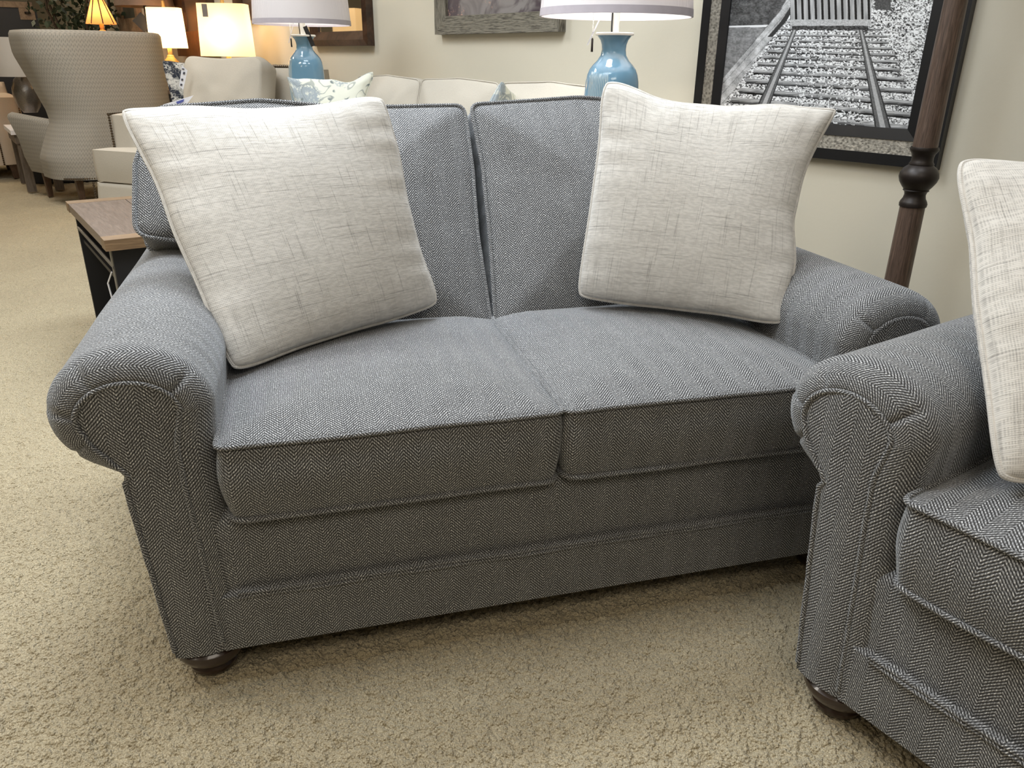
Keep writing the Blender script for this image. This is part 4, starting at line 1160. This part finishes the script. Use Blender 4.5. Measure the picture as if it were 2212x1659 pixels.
for (x, y, w, h) in ((398, 158, 4, 6), (394, 172, 4, 5), (392, 183, 4, 5), (396, 149, 5, 3)):
    k = card('print_mark', [(x - w / 2, y - h / 2), (x + w / 2, y - h / 2 + 1), (x + w / 2 - 1, y + h / 2), (x - w / 2 - 1, y + h / 2 - 1)], 5.615, M['ink'])
    k.parent = hang; k.location = k.location - hang.location
cdp = card('price_card', [(352, 226), (418, 206), (404, 224), (372, 236)], 4.6, M['card'], label='white sale card with blue print sticking up behind the left linen pillow', cat='card')
k = card('print_mark', [(380, 220), (398, 214), (396, 220), (384, 225)], 4.59, M['blueink']); k.parent = cdp; k.location = k.location - cdp.location

# ------------------------------------------------------------------ far left things
# small grey-brown table with the pewter lamp
tb = at_z(62, 408, 0); tt = at_r(42, 262, math.hypot(*(tb - CAM)[:2]))
zt_ = at_r(28, 282, 7.9)[2]; c4 = [at_z(18, 262, zt_), at_z(52, 262, zt_), at_z(27, 284, zt_)]
st = empty('side_table', (0, 0, 0), 0, 'narrow grey-brown side table carrying the pewter lamp, left of the wing chair', 'table')
pc = at_z(28, 282, zt_); st.location = (pc[0], pc[1], 0); st.rotation_euler = (0, 0, math.atan2(tp[2][1] - tp[1][1], tp[2][0] - tp[1][0]))
MB().box((-.02, 0, zt_ - .035), (.32, .70, zt_)).build('table_top', M['card'], st, smooth=False)
MB().box((0, .02, zt_ - .11), (.30, .68, zt_ - .035)).build('apron', M['greywood'], st, smooth=False)
for x, y in ((.01, .03), (.22, .03), (.01, .62), (.22, .62)): MB().box((x, y, 0), (x + .07, y + .05, zt_ - .11)).build('leg', M['greywood'], st, smooth=False)
pL = at_r(66, 240, 8.2)
pw = empty('table_lamp', (pL[0], pL[1], zt_), 0, 'round pewter lamp with pale wrapped shade at the left edge', 'lamp')
k_ = mpp(at_r(64, 200, 8.2)); rb_ = 27 * k_; zt_ = at_r(64, 243, 8.2)[2]; pw.location.z = zt_
MB().lathe([(.002, 0), (rb_ * .5, 0), (rb_ * .8, .05), (rb_, .14), (rb_ * .97, .20), (rb_ * .7, .27), (rb_ * .35, .30), (.03, .31), (.002, .31)], k=40).build('lamp_base', M['pewter'], pw)
zs0, zs1 = at_r(64, 165, 8.2)[2] - zt_, at_r(64, 82, 8.2)[2] - zt_
MB().lathe([(55 * k_, zs0), (62 * k_, zs1)], k=48).build('lamp_shade', M['shade_silver'], pw)
MB().lathe([(.002, .30), (.014, .30), (.014, zs1), (.002, zs1)], k=12).build('neck', M['card'], pw)
bw = MB()
for a in np.linspace(0, 2 * math.pi, 5)[:-1]:
    bw.tube([(0, 0, .31), (.07 * math.cos(a), .07 * math.sin(a), .36), (.12 * math.cos(a), .12 * math.sin(a), .33), (.06 * math.cos(a), .06 * math.sin(a), .30)], .012, k=6)
bw.build('ribbon', M['cord'], pw)
# beige sofa at the left edge
bp = at_z(46, 330, .0)
bs = empty('beige_sofa', (at_r(20, 300, 9.3)[0], at_r(20, 300, 9.3)[1], 0), R(20), 'beige nailhead sofa end cut off by the left edge', 'sofa')
soft_box('seat_base', (-1.6, -.40, .12), (.0, .45, .42), M['beige'], bs, .04, .01)
ar_ = soft_box('arm', (-.12, -.42, .12), (.12, .45, .74), M['beige'], bs, .04, .02)
soft_box('back_frame', (-1.6, .30, .3), (.10, .5, .85), M['beige'], bs, .04, .02)
soft_box('seat_cushion', (-1.3, -.44, .42), (-.13, .28, .56), M['beige'], bs, .04, .03)
for x, y in ((.0, -.32), (-1.4, -.32), (.0, .4), (-1.4, .4)): MB().box((x - .07, y - .07, 0), (x + .07, y + .07, .13), taper=.8).build('leg', M['legwood'], bs, smooth=False)
nb = MB()
for z in np.linspace(.14, .72, 34):
    nb.sphere((-.11, -.425, z), .008, 4); nb.sphere((.11, -.425, z), .008, 4)
nb.build('nailhead_trim', M['nail'], ar_)
# dark cabinet with pale top at the upper left
dc = at_r(20, 80, 11.0); kk_ = mpp(dc)
dk = empty('display_cabinet', (dc[0], dc[1], 0), YAW * 0 + R(14), 'near-black cabinet with tan top edge and a card, upper left corner', 'cabinet')
ztop = at_r(20, 3, 11.0)[2]; wR = at_r(86, 60, 11.0); half = np.linalg.norm((wR - dc)[:2])
MB().box((-1.2, 0, .0), (half, .45, ztop - .06)).build('body', M['leather'], dk, smooth=False)
MB().box((-1.2, -.02, ztop - .06), (half - .03, .47, ztop)).build('top_rail', M['tanframe'], dk, smooth=False)
MB().box((half - .17, -.015, ztop - .18), (half - .02, .0, ztop - .06)).build('corner_block', M['tanframe'], dk, smooth=False)
MB().lathe([(.001, 0), (.03, 0), (.03, .02), (.001, .02)], (half - .09, -.02, ztop - .12), 16).build('knob', M['bronze'], dk)
MB().box((-.35, -.012, ztop - .19), (half - .38, -.002, ztop - .07)).build('notice_card', M['card'], dk, smooth=False)
# low plinth behind the wing chair legs
bq = at_r(150, 392, 8.6)
pl = empty('ottoman', (bq[0], bq[1], 0), R(8), 'low grey upholstered ottoman on black plinth behind the wing chair legs', 'ottoman')
soft_box('cushion', (-.30, -.2, .12), (.62, .35, .36), M['cream'], pl, .04, .01)
MB().box((-.27, -.16, 0), (.59, .32, .12)).build('plinth', M['blackwood'], pl, smooth=False)
# potted plant
pp = at_r(172, 60, 9.7)
pt = empty('potted_plant', (pp[0], pp[1], 0), 0, 'dark leafy potted tree behind the orange lamp', 'plant')
MB().lathe([(.002, 0), (.15, 0), (.19, .32), (.18, .34), (.002, .33)], k=28).build('pot', M['bronze'], pt)
stt = MB()
for k in range(5):
    a = k * 1.3; stt.tube([(0, 0, .3), (.08 * math.cos(a), .08 * math.sin(a), .9), (.3 * math.cos(a), .3 * math.sin(a), 1.5), (.35 * math.cos(a + .3), .35 * math.sin(a + .3), 1.9)], .012, k=6)
stt.build('stem', M['stem'], pt)
lf = MB(); rs = np.random.RandomState(4)
for k in range(900):
    a = rs.rand() * 2 * math.pi; ph = rs.rand() * math.pi; rad = rs.rand() ** .4
    c = np.array([.44 * rad * math.sin(ph) * math.cos(a), .40 * rad * math.sin(ph) * math.sin(a), 1.55 + .52 * rad * math.cos(ph)])
    d = rs.randn(3); d[2] -= .8; d /= np.linalg.norm(d); n_ = np.cross(d, rs.randn(3)); n_ /= np.linalg.norm(n_); l = .055 + .03 * rs.rand(); u_ = np.cross(n_, d) * 0 + n_
    lf.poly([c, c + d * l * .45 + u_ * l * .28, c + d * l, c + d * l * .45 - u_ * l * .28])
lo_ = lf.build('foliage', M['leaf'], pt, smooth=False, recalc=False); lo_['kind'] = 'stuff'

# ------------------------------------------------------------------ light
def area(loc, size, energy, col, rot=(0, 0, 0), sy=None, spread=None):
    l = bpy.data.lights.new('ceiling_or_fill_light', 'AREA'); l.shape = 'RECTANGLE'; l.size = size; l.size_y = sy or size
    l.energy = energy; l.color = col
    if spread: l.spread = spread
    o = bpy.data.objects.new('ceiling_or_fill_light', l); COL.objects.link(o); o.location = loc; o.rotation_euler = rot; return o
COOL = (.86, .93, 1.0); WARM = (1.0, .82, .60)
area((-.9, .1, 2.70), 1.3, 34, COOL, sy=.8)
area((-.2, 1.3, 2.70), 1.2, 30, COOL, sy=.6, spread=R(120))
area((-1.3, 2.9, 2.70), 1.2, 34, COOL, sy=.6)
area((-2.6, .9, 2.70), 1.2, 30, (1, .95, .86), sy=.6)
area((-2.2, 4.6, 2.70), 1.2, 36, (1, .93, .84), sy=.6)
area((-.4, -2.3, 2.70), 1.6, 24, (1, .90, .76), sy=1.0)  # warm fill added from the front to lift the seat fronts and near carpet
area((-3.5, -2.0, 2.70), 1.2, 22, (1, .88, .70), sy=.6)
area((1.0, .2, 2.70), .8, 12, (.95, .97, 1.0), sy=.5)  # extra fill, added to brighten the right end of the wall
area((-3.8, 7.5, 2.70), 1.2, 26, WARM, sy=.6)
w = bpy.data.worlds.new('world'); SC.world = w; w.use_nodes = True
w.node_tree.nodes['Background'].inputs[0].default_value = (1, .95, .88, 1); w.node_tree.nodes['Background'].inputs[1].default_value = .10

vs = SC.view_settings
SC.display_settings.display_device = 'sRGB'
vs.view_transform = 'Standard'; vs.look = 'None'; vs.exposure = 0.16; vs.gamma = 1.0; vs.use_curve_mapping = False
